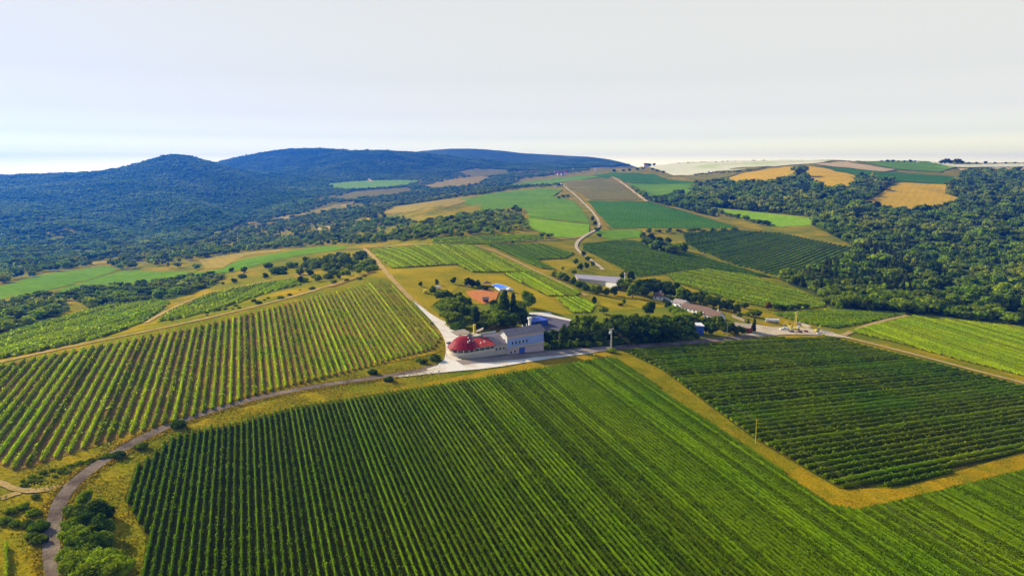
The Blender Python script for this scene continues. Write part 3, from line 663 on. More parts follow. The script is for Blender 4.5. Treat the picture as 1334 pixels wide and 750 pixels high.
def proto(kind, m, size, seed):
    key = (kind, m, size, seed)
    if key not in PROTO:
        nl, ls = {'big': (1500, .034), 'mid': (620, .050), 'small': (260, .075)}[size]
        if kind == 'bush': ls *= 1.3; nl = int(nl*1.2)
        V, Fc = crown_geo(kind, nl, ls, seed); cm = np_mesh('crown', V, Fc, [M[m]])
        t = trunk_mb(kind, seed); tm = bpy.data.meshes.new('trunk'); tm.from_pydata(t.v, [], t.f); tm.materials.append(M['bark'])
        # one-mesh version for trees too small to show parts
        tri = [f for f in t.f]; wv = np.vstack([V, np.array(t.v)]); fs = Fc.tolist()+[[i+len(V) for i in f] for f in tri]
        wm = bpy.data.meshes.new('tree'); wm.from_pydata(wv.tolist(), [], fs); wm.materials.append(M[m]); wm.materials.append(M['bark'])
        wm.polygons.foreach_set('material_index', [0]*len(Fc)+[1]*len(tri)); wm.update()
        PROTO[key] = (cm, tm, wm)
    return PROTO[key]
NTREE = [0]
def plant(x, y, h, kind, m, label, group=None, size='mid', parts=True, name=None, cat=None, wide=1.0, z=None):
    nm = name or {'poplar': 'poplar_tree', 'conifer': 'conifer_tree', 'bush': 'shrub'}.get(kind, 'tree'); cat = cat or ('shrub' if kind == 'bush' else 'tree')
    cm, tm, wm = proto(kind, m, size, 1+NTREE[0] % 3); NTREE[0] += 1
    loc = (x, y, float(Z(x, y)) if z is None else z); rz = random.uniform(0, 6.28); w = h*wide*random.uniform(.92, 1.1)
    if parts:
        o = thing(nm, label, cat, loc, rz, group); o.scale = (w, w, h)
        link(bpy.data.objects.new('trunk', tm), o); link(bpy.data.objects.new('crown', cm), o)
    else:
        o = bpy.data.objects.new(nm, wm); link(o); o.location = loc; o.rotation_euler = (0, 0, rz); o.scale = (w, w, h); setp(o, label, cat, group)
    return o
def plant_px(px, py, hpx, kind, m, label, group=None, size='mid', parts=True, wide=1.0, name=None, cat=None):
    p = P(px, py); return plant(p.x, p.y, hpx*m_per_px(p), kind, m, label, group, size, parts, name, cat, wide)

# trees one can tell apart, by what they stand beside
for px, py, h, m, kd, lab in [
    (569,371,8,'leaf_dark','round','small dark tree directly behind the white van in the meadow'),
    (591,370,10,'leaf_dark','round','small round tree alone in the open meadow above the clay court'),
    (548,373,7,'leaf_dark','round','leftmost small round tree in the meadow, left of the white van'),
    (619,422,23,'leaf_dark','oval','dark pointed evergreen directly behind the red cone roof'),
    (657,424,46,'leaf_dark','poplar','tallest broad poplar column between the clay court and the blue house'),
    (669,424,43,'leaf_dark','poplar','slim dark poplar column right of the tallest poplar'),
    (688,401,24,'leaf_tree','round','large round leafy tree right of the poplars beside the lawn'),
    (647,424,28,'leaf_tree','broad','bright leafy tree left of the tallest poplar'),
    (974,431,16,'leaf_dark','poplar','left one of two dark cypresses by the gravel works entrance'),
    (982,432,18,'leaf_dark','poplar','right one of two dark cypresses by the gravel works entrance'),
    (808,398,4.5,'leaf_rust','bush','small rust red shrub on the lawn below the grey warehouse'),
    (813,397,8,'leaf_tree','oval','slim little tree beside the rust red shrub on the lawn'),
    (886,392,20,'leaf_bright','round','bright yellow green tree behind the long tiled building'),
    (889,421,17,'leaf_bright','broad','sunlit yellow green tree in front of the long tiled building'),
    (1001,403,11,'leaf_rust','round','rusty orange tree at the edge of the dense vineyard wedge'),
    (941,404,15,'leaf_dark','round','dark tree just beyond the end of the long tiled building'),
    (846,412,22,'leaf_dark','round','large dark round tree on the lawn left of the small white house'),
    (786,409,12,'leaf_tree','broad','spreading tree on the lawn beside long tree shadows'),
    (774,397,11,'leaf_dark','oval','thin dark tree at the corner of the small garden vines'),
    (233,556,12,'leaf_dark','bush','round dark bush on the verge at the middle of the road curve'),
    (184,584,10,'leaf_tree','bush','low bush on the road verge between two other bushes'),
    (154,595,10,'leaf_dark','bush','dark bush on the verge nearest the road fork'),
    (486,487,8,'leaf_dark','bush','small dark bush on the bank above the road where it straightens'),
    (506,496,7,'leaf_dark','bush','small dark bush on the verge below the road where it straightens'),
    (566,469,10,'leaf_tree','bush','bush at the lower right corner of the left vineyard'),
    (551,473,7,'leaf_dark','bush','low dark bush left of the vineyard corner bush'),
    (796,459,7,'leaf_tree','bush','green bush growing at the foot of the large concrete pole'),
    (545,470,5,'leaf_tree','bush','tiny low bush on the bank beside the pale road'),
    ]:
    plant_px(px, py, h, kd, M and m, lab, size='mid' if h < 22 else 'big', wide=1.25 if kd in('oval','bush') else (1.35 if px == 657 else 1.0))
g = 'trees of the garden grove'
for px, py, h, m, kd in [(575,392,14,'leaf_tree','broad'),(564,383,9,'leaf_tree','round'),(584,404,16,'leaf_tree','broad'),(577,408,12,'leaf_tree','broad'),(592,414,20,'leaf_tree','broad'),(600,402,15,'leaf_tree','round'),
        (590,425,17,'leaf_tree','broad'),(582,417,13,'leaf_tree','broad'),(603,418,16,'leaf_dark','round'),(608,405,14,'leaf_dark','round'),(598,392,10,'leaf_tree','round'),(572,400,8,'leaf_tree','bush'),(587,394,12,'leaf_tree','round'),(596,408,14,'leaf_tree','round'),(584,412,14,'leaf_dark','broad'),(606,426,13,'leaf_tree','broad'),(597,430,12,'leaf_dark','bush'),(610,412,14,'leaf_tree','broad'),(604,398,9,'leaf_dark','round')]:
    plant_px(px, py, h*1.3, kd, m, 'leafy tree of the crowded grove left of the orange clay court', g, size='mid')
g = 'trees behind the clay court'
for px, py, h, m, kd in [(610,373,13,'leaf_dark','round'),(616,374,11,'leaf_dark','round'),(622,375,11,'leaf_dark','round'),(627,377,8,'leaf_dark','broad'),(633,378,7,'leaf_dark','broad')]:
    plant_px(px, py, h, kd, m, 'dark round tree in the short row between the meadow and the clay court', g)
g = 'trees behind the blue house'
for px, py, h, m, kd in [(637,422,18,'leaf_tree','round'),(676,420,20,'leaf_dark','round'),(682,418,16,'leaf_tree','round'),(662,428,22,'leaf_dark','broad'),(645,414,16,'leaf_tree','round'),(643,398,8,'leaf_dark','bush'),(652,410,16,'leaf_tree','broad'),(676,408,18,'leaf_tree','broad'),(684,426,16,'leaf_dark','round'),(641,428,15,'leaf_tree','broad'),(628,428,10,'leaf_dark','bush'),(630,415,10,'leaf_tree','round')]:
    plant_px(px, py, h*1.2, kd, m, 'leafy tree crowding round the poplars behind the blue house', g)
g = 'dark trees along the shaded road'
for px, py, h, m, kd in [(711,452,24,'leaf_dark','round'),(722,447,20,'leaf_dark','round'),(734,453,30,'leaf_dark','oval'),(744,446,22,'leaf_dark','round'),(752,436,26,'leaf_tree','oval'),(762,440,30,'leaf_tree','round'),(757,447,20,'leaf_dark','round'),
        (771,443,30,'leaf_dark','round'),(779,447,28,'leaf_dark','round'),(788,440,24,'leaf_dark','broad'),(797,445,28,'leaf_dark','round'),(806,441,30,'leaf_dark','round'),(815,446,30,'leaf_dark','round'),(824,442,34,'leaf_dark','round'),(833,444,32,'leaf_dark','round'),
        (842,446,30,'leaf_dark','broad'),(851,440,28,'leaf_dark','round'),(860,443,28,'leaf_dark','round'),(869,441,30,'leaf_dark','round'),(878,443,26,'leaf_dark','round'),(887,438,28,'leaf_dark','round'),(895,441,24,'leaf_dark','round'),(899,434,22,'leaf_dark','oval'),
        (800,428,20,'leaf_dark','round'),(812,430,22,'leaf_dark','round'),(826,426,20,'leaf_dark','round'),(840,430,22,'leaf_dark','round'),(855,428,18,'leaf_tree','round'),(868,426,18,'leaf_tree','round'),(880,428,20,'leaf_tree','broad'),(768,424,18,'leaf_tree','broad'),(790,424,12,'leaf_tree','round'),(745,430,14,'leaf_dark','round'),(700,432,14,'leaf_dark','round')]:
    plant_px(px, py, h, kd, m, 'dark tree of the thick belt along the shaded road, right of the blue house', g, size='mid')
g = 'undergrowth of the road belt'
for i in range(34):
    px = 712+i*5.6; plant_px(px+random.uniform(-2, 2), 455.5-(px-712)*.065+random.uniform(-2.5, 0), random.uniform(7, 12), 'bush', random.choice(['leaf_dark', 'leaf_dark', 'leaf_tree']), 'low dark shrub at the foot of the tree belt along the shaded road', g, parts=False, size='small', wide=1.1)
g = 'trees before the tiled building'
for px, py, h, m, kd in [(884,414,14,'leaf_tree','broad'),(893,417,12,'leaf_tree','round'),(899,420,12,'leaf_tree','broad'),(906,417,9,'leaf_dark','round'),(914,423,10,'leaf_tree','broad'),(921,425,12,'leaf_dark','round'),(930,425,13,'leaf_tree','round'),(876,408,10,'leaf_tree','broad'),(938,424,12,'leaf_dark','round'),(870,402,9,'leaf_dark','round')]:
    plant_px(px, py, h*1.15, kd, m, 'leafy tree in the loose row in front of the long tiled building', g)
g = 'trees round the works buildings'
for px, py, h, m, kd in [(920,434,16,'leaf_dark','round'),(928,436,18,'leaf_dark','round'),(936,430,18,'leaf_tree','oval'),(944,435,17,'leaf_dark','round'),(952,434,16,'leaf_dark','round'),(960,436,13,'leaf_dark','round'),(967,436,12,'leaf_dark','round'),(912,414,10,'leaf_tree','round'),(926,426,14,'leaf_tree','round'),(905,440,10,'leaf_dark','bush')]:
    plant_px(px, py, h, kd, m, 'dark tree of the clump between the blue shed and the works entrance', g)
g = 'trees behind the long tiled building'
for px, py, h, m, kd in [(858,384,18,'leaf_dark','round'),(866,386,18,'leaf_dark','round'),(874,388,20,'leaf_dark','round'),(882,384,18,'leaf_dark','round'),(896,394,18,'leaf_dark','round'),(904,396,18,'leaf_dark','round'),(912,398,20,'leaf_tree','oval'),(922,400,18,'leaf_tree','round'),(930,402,16,'leaf_dark','round'),(950,406,14,'leaf_dark','round'),(960,408,14,'leaf_dark','round'),(916,390,12,'leaf_dark','broad'),(934,394,10,'leaf_dark','broad'),(950,398,9,'leaf_dark','broad'),(868,376,12,'leaf_dark','broad'),(970,402,9,'leaf_dark','broad'),(1030,404,9,'leaf_dark','broad'),(1040,404,10,'leaf_dark','round'),(1020,404,9,'leaf_dark','broad'),(1050,402,8,'leaf_dark','broad'),(1011,403,9,'leaf_dark','broad'),(963,414,9,'leaf_tree','round'),(985,413,12,'leaf_tree','broad'),(975,412,8,'leaf_tree','round')]:
    plant_px(px, py, h, kd, m, 'dark tree of the row between the tiled building and the vineyard wedge', g)
g = 'trees round the grey warehouse'
for px, py, h, m, kd in [(722,362,10,'leaf_tree','round'),(730,364,12,'leaf_tree','broad'),(738,368,11,'leaf_dark','round'),(747,372,12,'leaf_dark','round'),(755,376,12,'leaf_dark','broad'),(763,380,12,'leaf_dark','round'),(772,382,12,'leaf_tree','round'),(780,384,14,'leaf_tree','round'),(790,386,12,'leaf_dark','round'),(800,385,14,'leaf_dark','round'),
        (808,378,16,'leaf_dark','round'),(816,380,20,'leaf_tree','round'),(824,388,20,'leaf_tree','round'),(832,384,22,'leaf_dark','round'),(840,388,22,'leaf_dark','round'),(848,384,20,'leaf_dark','broad'),(822,366,14,'leaf_dark','round'),(812,364,12,'leaf_dark','round'),(756,352,10,'leaf_dark','round'),(764,350,9,'leaf_dark','round'),(750,345,9,'leaf_dark','round'),(772,347,7,'leaf_tree','round'),(748,357,7,'leaf_tree','broad'),(733,352,5,'leaf_tree','round'),(842,374,14,'leaf_dark','broad'),(852,374,14,'leaf_dark','broad')]:
    plant_px(px, py, h, kd, m, 'leafy tree in the ring of trees round the grey warehouse', g)
g = 'trees beside the hill road'
for px, py, h, m, kd in [(778,302,7,'leaf_dark','broad'),(775,294,7,'leaf_dark','round'),(772,288,7,'leaf_dark','round'),(781,309,6,'leaf_dark','broad'),(734,258,5,'leaf_dark','broad'),(740,257,4,'leaf_dark','broad'),(728,259,4,'leaf_dark','broad'),(760,334,8,'leaf_dark','round'),(765,340,7,'leaf_dark','broad'),(706,309,8,'leaf_tree','broad'),(716,310,8,'leaf_tree','broad'),(668,317,4,'leaf_dark','broad')]:
    plant_px(px, py, h, kd, m, 'dark roadside tree beside the pale road winding up the middle hill', g, parts=False, size='small')
BELT = []
for px, py, h in [(843,322,14),(852,326,14),(862,328,15),(872,330,16),(882,331,14),(890,328,14),(848,315,12),(858,318,12),(870,320,12),(838,311,9),(846,303,6),(858,303,6),(872,303,6),(886,303,6),(900,302,6),(914,302,6),(928,302,6),(942,301,6),(956,301,7),(990,292,8),(998,293,8),(982,290,7),(972,287,7),(962,284,6),(950,281,6),(940,278,6),(930,275,6)]:
    BELT += [(px+random.uniform(-4, 4)*(q > 0), py+random.uniform(-1, 1)*(q > 0), h*random.uniform(.6, 1.05)) for q in range(3)]
# thicket at the lower left, beside the road
g = 'shrubs of the roadside thicket'
for px, py, h, m in [(112,660,24,'leaf_tree'),(98,672,18,'leaf_tree'),(126,676,26,'leaf_dark'),(108,694,28,'leaf_dark'),(130,700,30,'leaf_dark'),(120,684,22,'leaf_tree'),(116,708,26,'leaf_tree'),(92,728,22,'leaf_bright'),(142,700,20,'leaf_tree'),(98,712,28,'leaf_tree'),(120,722,30,'leaf_dark'),(140,716,26,'leaf_tree'),(104,742,34,'leaf_tree'),(130,748,40,'leaf_bright'),(116,770,44,'leaf_bright'),(148,762,36,'leaf_tree'),(140,738,30,'leaf_tree'),(96,762,30,'leaf_tree'),(92,694,20,'leaf_tree')]:
    plant_px(px, py, h*random.uniform(.95, 1.25), random.choice(['bush', 'round', 'broad']), m, 'tall shrub of the thicket on the right side of the road at the lower left', g, size='big', wide=1.0)
g = 'scrub left of the road'
for px, py, h, m in [(30,662,9,'leaf_tree'),(44,670,10,'leaf_tree'),(14,668,9,'leaf_tree'),(50,690,14,'leaf_dark'),(36,684,10,'leaf_tree'),(20,684,9,'leaf_tree'),(52,706,12,'leaf_tree'),(6,680,9,'leaf_tree'),(46,648,6,'leaf_tree'),(40,700,9,'leaf_tree')]:
    plant_px(px, py, h, 'bush', m, 'low tangled shrub between the road and the left edge at the lower left', g, size='mid', wide=1.3)
g = 'scrub on the bank above the road'
for i in range(26):
    t = i/25; px = 28+t*120+random.uniform(-6, 6); py = 632-t*40+random.uniform(-6, 4)
    plant_px(px, py, random.uniform(3, 5.5), 'bush', 'leaf_tree', 'low weedy shrub on the grass bank above the road fork', g, parts=False, size='small', wide=1.5)
# scattered scrub on the left slope
g = 'shrubs scattered on the left slope'
scr = px_poly([(395,345),(440,334),(472,332),(490,352),(470,360),(425,367),(395,373),(386,360)], 12)
scr2 = px_poly([(240,366),(300,352),(395,342),(470,330),(480,338),(395,360),(300,372),(250,380)], 12)
def scatter(poly, spacing, jit=.45):
    lo, hi = poly.min(0), poly.max(0)
    gx, gy = np.meshgrid(np.arange(lo[0], hi[0], spacing), np.arange(lo[1], hi[1], spacing)); gx = gx.ravel(); gy = gy.ravel()
    gx = gx+RNG.uniform(-jit, jit, len(gx))*spacing; gy = gy+RNG.uniform(-jit, jit, len(gy))*spacing
    k = inside(poly, gx, gy); return gx[k], gy[k]
def clear(x, y):
    ok = np.ones(len(x), bool)
    for k, p in FW.items():
        lo, hi = p.min(0), p.max(0); b = (x > lo[0]) & (x < hi[0]) & (y > lo[1]) & (y < hi[1]) & ok
        if b.any(): i = np.where(b)[0]; ok[i[inside(p, x[i], y[i])]] = False
    return ok
x, y = scatter(scr, 12)
for a, b in zip(x, y):
    if random.random() < .25: continue
    plant(float(a), float(b), random.uniform(4, 8), random.choice(['bush', 'round']), random.choice(['leaf_tree', 'leaf_tree', 'leaf_bright', 'leaf_dark']), 'green shrub of the loose thicket on the slope beyond the top of the left vineyard', g, 'small', False, wide=1.2, name='shrub', cat='shrub')
x, y = scatter(scr2, 20); k = clear(x, y)
for a, b in zip(x[k], y[k]):
    if random.random() < .6: plant(float(a), float(b), random.uniform(2, 8), random.choice(['bush', 'bush', 'round']), random.choice(['leaf_tree', 'leaf_dark', 'leaf_bright']), 'lone shrub on the yellow grass slope between the far left fields', 'lone shrubs on the yellow slope', 'small', False, wide=random.uniform(.9, 1.5), name='shrub', cat='shrub')
for i in range(22):
    px = 215+random.uniform(0, 272); plant_px(px, 421-(px-240)*.236-random.uniform(2, 7), random.uniform(1.6, 5.5), 'bush', random.choice(['leaf_dark', 'leaf_tree']), 'small hedge shrub along the dirt track at the upper edge of the left vineyard', 'hedge shrubs above the left vineyard', parts=False, size='small', wide=1.3)
print('trees placed', NTREE)

# ------------------------------------------------------------------ woods: nearest trees one by one, the rest as masses
LIB = bpy.data.collections.new('tree_kinds')
kinds = [('round', 'leaf_wood'), ('broad', 'leaf_wood'), ('round', 'leaf_dark'), ('broad', 'leaf_tree'), ('oval', 'leaf_wood'), ('conifer', 'leaf_conifer'), ('broad', 'leaf_bright'), ('round', 'leaf_hill'), ('broad', 'leaf_hill')]
KM = []
for i, (kd, m) in enumerate(kinds):
    V, Fc = crown_geo(kd, 240, .075, 50+i)
    me = np_mesh('crown_kind', V, Fc, [M[m]]); KM.append(me)
    o = bpy.data.objects.new('kind_%d' % i, me); LIB.objects.link(o)
def gn_group():
    ng = bpy.data.node_groups.new('grow_trees', 'GeometryNodeTree'); N = ng.nodes; Lk = ng.links
    ng.interface.new_socket('Geometry', in_out='INPUT', socket_type='NodeSocketGeometry'); ng.interface.new_socket('Geometry', in_out='OUTPUT', socket_type='NodeSocketGeometry')
    gi = N.new('NodeGroupInput'); go = N.new('NodeGroupOutput')
    ci = N.new('GeometryNodeCollectionInfo'); ci.inputs['Collection'].default_value = LIB; ci.inputs['Separate Children'].default_value = True; ci.inputs['Reset Children'].default_value = True
    ip = N.new('GeometryNodeInstanceOnPoints'); ip.inputs['Pick Instance'].default_value = True
    def attr(n, t):
        a = N.new('GeometryNodeInputNamedAttribute'); a.data_type = t; a.inputs['Name'].default_value = n
        return [s for s in a.outputs if s.enabled and s.name == 'Attribute'][0]
    Lk.new(gi.outputs[0], ip.inputs['Points']); Lk.new(ci.outputs[0], ip.inputs['Instance'])
    Lk.new(attr('kind', 'INT'), ip.inputs['Instance Index']); Lk.new(attr('size', 'FLOAT_VECTOR'), ip.inputs['Scale'])
    cb = N.new('ShaderNodeCombineXYZ'); Lk.new(attr('turn', 'FLOAT'), cb.inputs['Z']); Lk.new(cb.outputs[0], ip.inputs['Rotation'])
    Lk.new(ip.outputs[0], go.inputs[0]); return ng
NG = gn_group()
def mass(name, x, y, h, w, kind, label, cat='wood'):
    n = len(x); me = bpy.data.meshes.new(name); me.vertices.add(n)
    me.vertices.foreach_set('co', np.column_stack([x, y, Z(x, y)]).astype(np.float32).ravel())
    a = me.attributes.new('kind', 'INT', 'POINT'); a.data.foreach_set('value', kind.astype(np.int32))
    a = me.attributes.new('turn', 'FLOAT', 'POINT'); a.data.foreach_set('value', RNG.uniform(0, 6.28, n).astype(np.float32))
    a = me.attributes.new('size', 'FLOAT_VECTOR', 'POINT'); a.data.foreach_set('vector', np.column_stack([w, w, h]).astype(np.float32).ravel())
    o = bpy.data.objects.new(name, me); link(o); setp(o, label, cat, kind='stuff')
    md = o.modifiers.new('trees', 'NODES'); md.node_group = NG; return o
def vis(x, y, z):
    X, Y = project(x, y, z); return (X > -30) & (X < 1364) & (Y < 770)
WLAB = {'middle': 'wooded valley band of blue green trees across the left middle distance',
        'belt': 'dark shrub and tree belt between the two far left green fields',
        'belt2': 'dark scrubby wood at the left edge between two green fields',
        'right': 'deep mixed wood covering the valley on the right, conifers and broadleaves',
        'valley': 'patches of wood between the pale fields of the far valley',
        'mountain': 'hazy blue forest covering the hillsides on the left'}
ILAB = {'middle': ('tree at the near edge of the wooded band in the left middle distance', 'near trees of the wooded band'),
        'belt': ('dark tree of the narrow belt between the far left fields', 'trees of the narrow left belt'),
        'belt2': ('dark tree of the scrubby wood at the left edge of the picture', 'trees of the left edge wood'),
        'right': ('broad tree in the front rank of the deep wood on the right', 'front trees of the right wood')}
QUOTA = {'middle': 8, 'belt': 12, 'belt2': 12, 'right': 60}
for key, poly in WW.items():
    sp_ = {'mountain': 12.5, 'middle': 12.0, 'right': 9.6, 'valley': 15.0, 'belt': 9.0, 'belt2': 9.0}[key]
    if key == 'mountain':
        poly = poly.copy(); poly = poly[np.hypot(poly[:, 0], poly[:, 1]) < 1e9]
    x, y = scatter(poly, sp_)
    r = np.hypot(x, y)
    X, Y = project(x, y, Z(x, y)+8); k = (X > -140) & (X < 1480) & (y > 0)
    if key == 'mountain': k &= r < 5200
    x, y, r, X, Y = x[k], y[k], r[k], X[k], Y[k]
    dens = .5+.5*np.sin(x*.013+1)*np.sin(y*.011+2)+RNG.normal(0, .3, len(x))
    if key == 'middle': k = dens > .36
    elif key == 'valley': k = dens > .42
    elif key in ('belt', 'belt2'): k = dens > .0
    elif key == 'mountain': k = (dens > .26) | (r > 1750+300*np.sin(x*.004))
    else: k = dens > .02
    k &= clear(x, y)
    x, y, r, X, Y = x[k], y[k], r[k], X[k], Y[k]; n = len(x)
    h = RNG.uniform(6.5, 11.5, n); kd = RNG.choice([0, 1, 1, 2, 3, 3, 4, 6] if key == 'middle' else [0, 0, 1, 1, 1, 2, 3, 3, 4], n); w = h*RNG.uniform(.95, 1.25, n)
    if key == 'mountain': h = RNG.lognormal(2.20, .20, n); w = h*RNG.uniform(1.1, 1.7, n); kd = np.where(r < 1600+RNG.normal(0, 150, n), RNG.choice([1, 3, 6, 8, 8], n), RNG.choice([7, 8, 8], n))
    if key in ('middle',): h *= .95
    if key == 'valley': h *= 1.15; w = h*1.3; kd = RNG.choice([1, 7, 8], n)
    if key == 'right': h = RNG.lognormal(2.38, .28, n); w = h*RNG.uniform(.85, 1.3, n)
    if key in ('belt', 'belt2'): h *= .62; w = h*1.35
    if key == 'right':
        con = (X > 1030) & (X < 1185) & (Y > 318) & (Y < 382); c = con & (RNG.random(n) < .65); kd = np.where(c, 5, kd); h = np.where(c, h*1.15, h); w = np.where(c, h*.9, w)
        nearf = r < 880; b = nearf & (RNG.random(n) < .22); kd = np.where(b, 6, kd); kd = np.where(nearf & ~b & (RNG.random(n) < .5), 3, kd)
    used = np.zeros(n, bool)
    if key in QUOTA:
        v = (X > 0) & (X < 1334); idx = np.where(v)[0][np.argsort(r[v])][:QUOTA[key]]
        lab, grp = ILAB[key]
        for i in idx:
            used[i] = True; kn, mn = kinds[kd[i]]
            plant(float(x[i]), float(y[i]), float(h[i]), kn, mn, lab, grp, 'mid' if key == 'right' else 'small', key == 'right', name='tree', cat='tree', wide=float(w[i]/h[i]))
    k = ~used; mass('forest', x[k], y[k], h[k], w[k], kd[k], WLAB[key], 'forest'); print(key, n)
print('trees one by one', NTREE)
# skyline trees on the right and the roadside tree rows on the far hill
g = 'trees on the right skyline'
for px, h in [(1148,3),(1156,4),(1163,4),(1170,3),(1178,3),(1186,4),(1192,3),(1226,5),(1232,8),(1238,6),(1247,8),(1253,5),(1262,3),(1272,3),(1284,4),(1296,3),(1310,3),(1322,3)]:
    plant_px(px, 211.5 if px < 1220 else 213.5, h, 'broad', 'leaf_dark', 'small dark tree on the skyline of the right hand hill', g, parts=False, size='small')
g = 'trees round the far farmhouse'
for px, py, h in [(846,217,5),(852,216,4),(860,214,3),(838,221,4),(830,222,4),(820,223,4),(812,224,4),(800,224,4),(850,222,4),(856,224,4),(864,226,4)]:
    plant_px(px, py, h, 'broad', 'leaf_dark', 'dark tree beside the far red roofed farmhouse on the middle hilltop', g, parts=False, size='small')
g = 'dots of trees along the far field edge'
for px in range(876, 1010, 9):
    plant_px(px+random.uniform(-3, 3), 213.2-(px-876)*.028, random.uniform(1.2, 2.2), 'broad', 'leaf_dark', 'tiny dark tree on the skyline above the pale far field', g, parts=False, size='small')
def px_mass(name, lst, label, kinds_, cat):
    a = np.array(lst); p = at(a[:, 0], a[:, 1]); d = p[:, 1]*cp - (p[:, 2]-CAMZ)*sp; h = a[:, 2]*d/F0; mass(name, p[:, 0], p[:, 1], h, h*1.15, RNG.choice(kinds_, len(h)), label, cat)
px_mass('forest', BELT, 'narrow belt of dark trees dividing the fields on the middle right slope', [0, 2, 3, 1], 'tree belt')
px_mass('hedge', [(905+i/45*75+random.uniform(-2, 2), 228-i/45*5+random.uniform(-1, 1), random.uniform(1.5, 3)) for i in range(46)], 'dark hedge above the upper golden field on the far hill', [2, 1], 'hedge')
px_mass('hedge', [(676+i/39*56+random.uniform(-2, 2), 244.5-i/39*2.5+random.uniform(-1, 1), random.uniform(2.5, 4.5)) for i in range(40)], 'dark tree hedge above the big green hilltop field', [2, 1], 'hedge')
# ------------------------------------------------------------------ buildings
def gable_roof(b, x0, x1, y0, y1, ez, rz, over=.5, t=.25, along='x', m=0):
    if along == 'x':
        ym = (y0+y1)/2; s = (rz-ez)/(ym-y0); e = ez-over*s
        b.slab([(x0-over, y0-over, e), (x1+over, y0-over, e), (x1+over, ym, rz), (x0-over, ym, rz)], t, m)
        b.slab([(x0-over, ym, rz), (x1+over, ym, rz), (x1+over, y1+over, e), (x0-over, y1+over, e)], t, m)
    else:
        xm = (x0+x1)/2; s = (rz-ez)/(xm-x0); e = ez-over*s
        b.slab([(x0-over, y0-over, e), (xm, y0-over, rz), (xm, y1+over, rz), (x0-over, y1+over, e)], t, m)
        b.slab([(xm, y0-over, rz), (x1+over, y0-over, e), (x1+over, y1+over, e), (xm, y1+over, rz)], t, m)
    return b
def gable_wall(b, x0, x1, y0, y1, z0, ez, rz, along='x', m=0):
    if along == 'x':
        ym = (y0+y1)/2
        v = [(x, y, z) for x in (x0, x1) for y, z in ((y0, z0), (y1, z0), (y1, ez), (ym, rz), (y0, ez))]
        f = [(0,4,3,2,1), (5,6,7,8,9), (0,5,9,4), (4,9,8,3), (3,8,7,2), (2,7,6,1), (0,1,6,5)]
    else:
        xm = (x0+x1)/2
        v = [(x, y, z) for y in (y0, y1) for x, z in ((x0, z0), (x1, z0), (x1, ez), (xm, rz), (x0, ez))]
        f = [(0,1,2,3,4), (5,9,8,7,6), (0,4,9,5), (4,3,8,9), (3,2,7,8), (2,1,6,7), (1,0,5,6)]
    return b.add(v, f, m)
def window(parent, x, y, z, w, h, frame='white', face='y', nm='window', depth=.08):
    """a framed window standing just proud of a wall whose outside faces -y (or -x)"""
    t = .1; b = MB(); g = MB()
    def bx(q, a0, a1, d0, d1, c0, c1):
        if face == 'y': q.box(a0, a1, d0, d1, c0, c1)
        else: q.box(d0, d1, a0, a1, c0, c1)
    a = x if face == 'y' else y; d = y if face == 'y' else x
    bx(b, a-w/2-t, a-w/2, d-depth, d-.003, z, z+h); bx(b, a+w/2, a+w/2+t, d-depth, d-.003, z, z+h)
    bx(b, a-w/2-t, a+w/2+t, d-depth, d-.003, z+h, z+h+t); bx(b, a-w/2-t, a+w/2+t, d-depth-.06, d-.003, z-t, z)
    bx(g, a-w/2, a+w/2, d-.035, d-.004, z, z+h)
    f = b.build(nm, M[frame], parent); g.build('pane', M['glass'], f); return f
A0 = P(607, 467); B0 = P(707, 457); ang = math.atan2(B0.y-A0.y, B0.x-A0.x); LEN = (B0-A0).to_2d().length
print('front', A0, B0, LEN, m_per_px(A0))
DZ = B0.z-A0.z
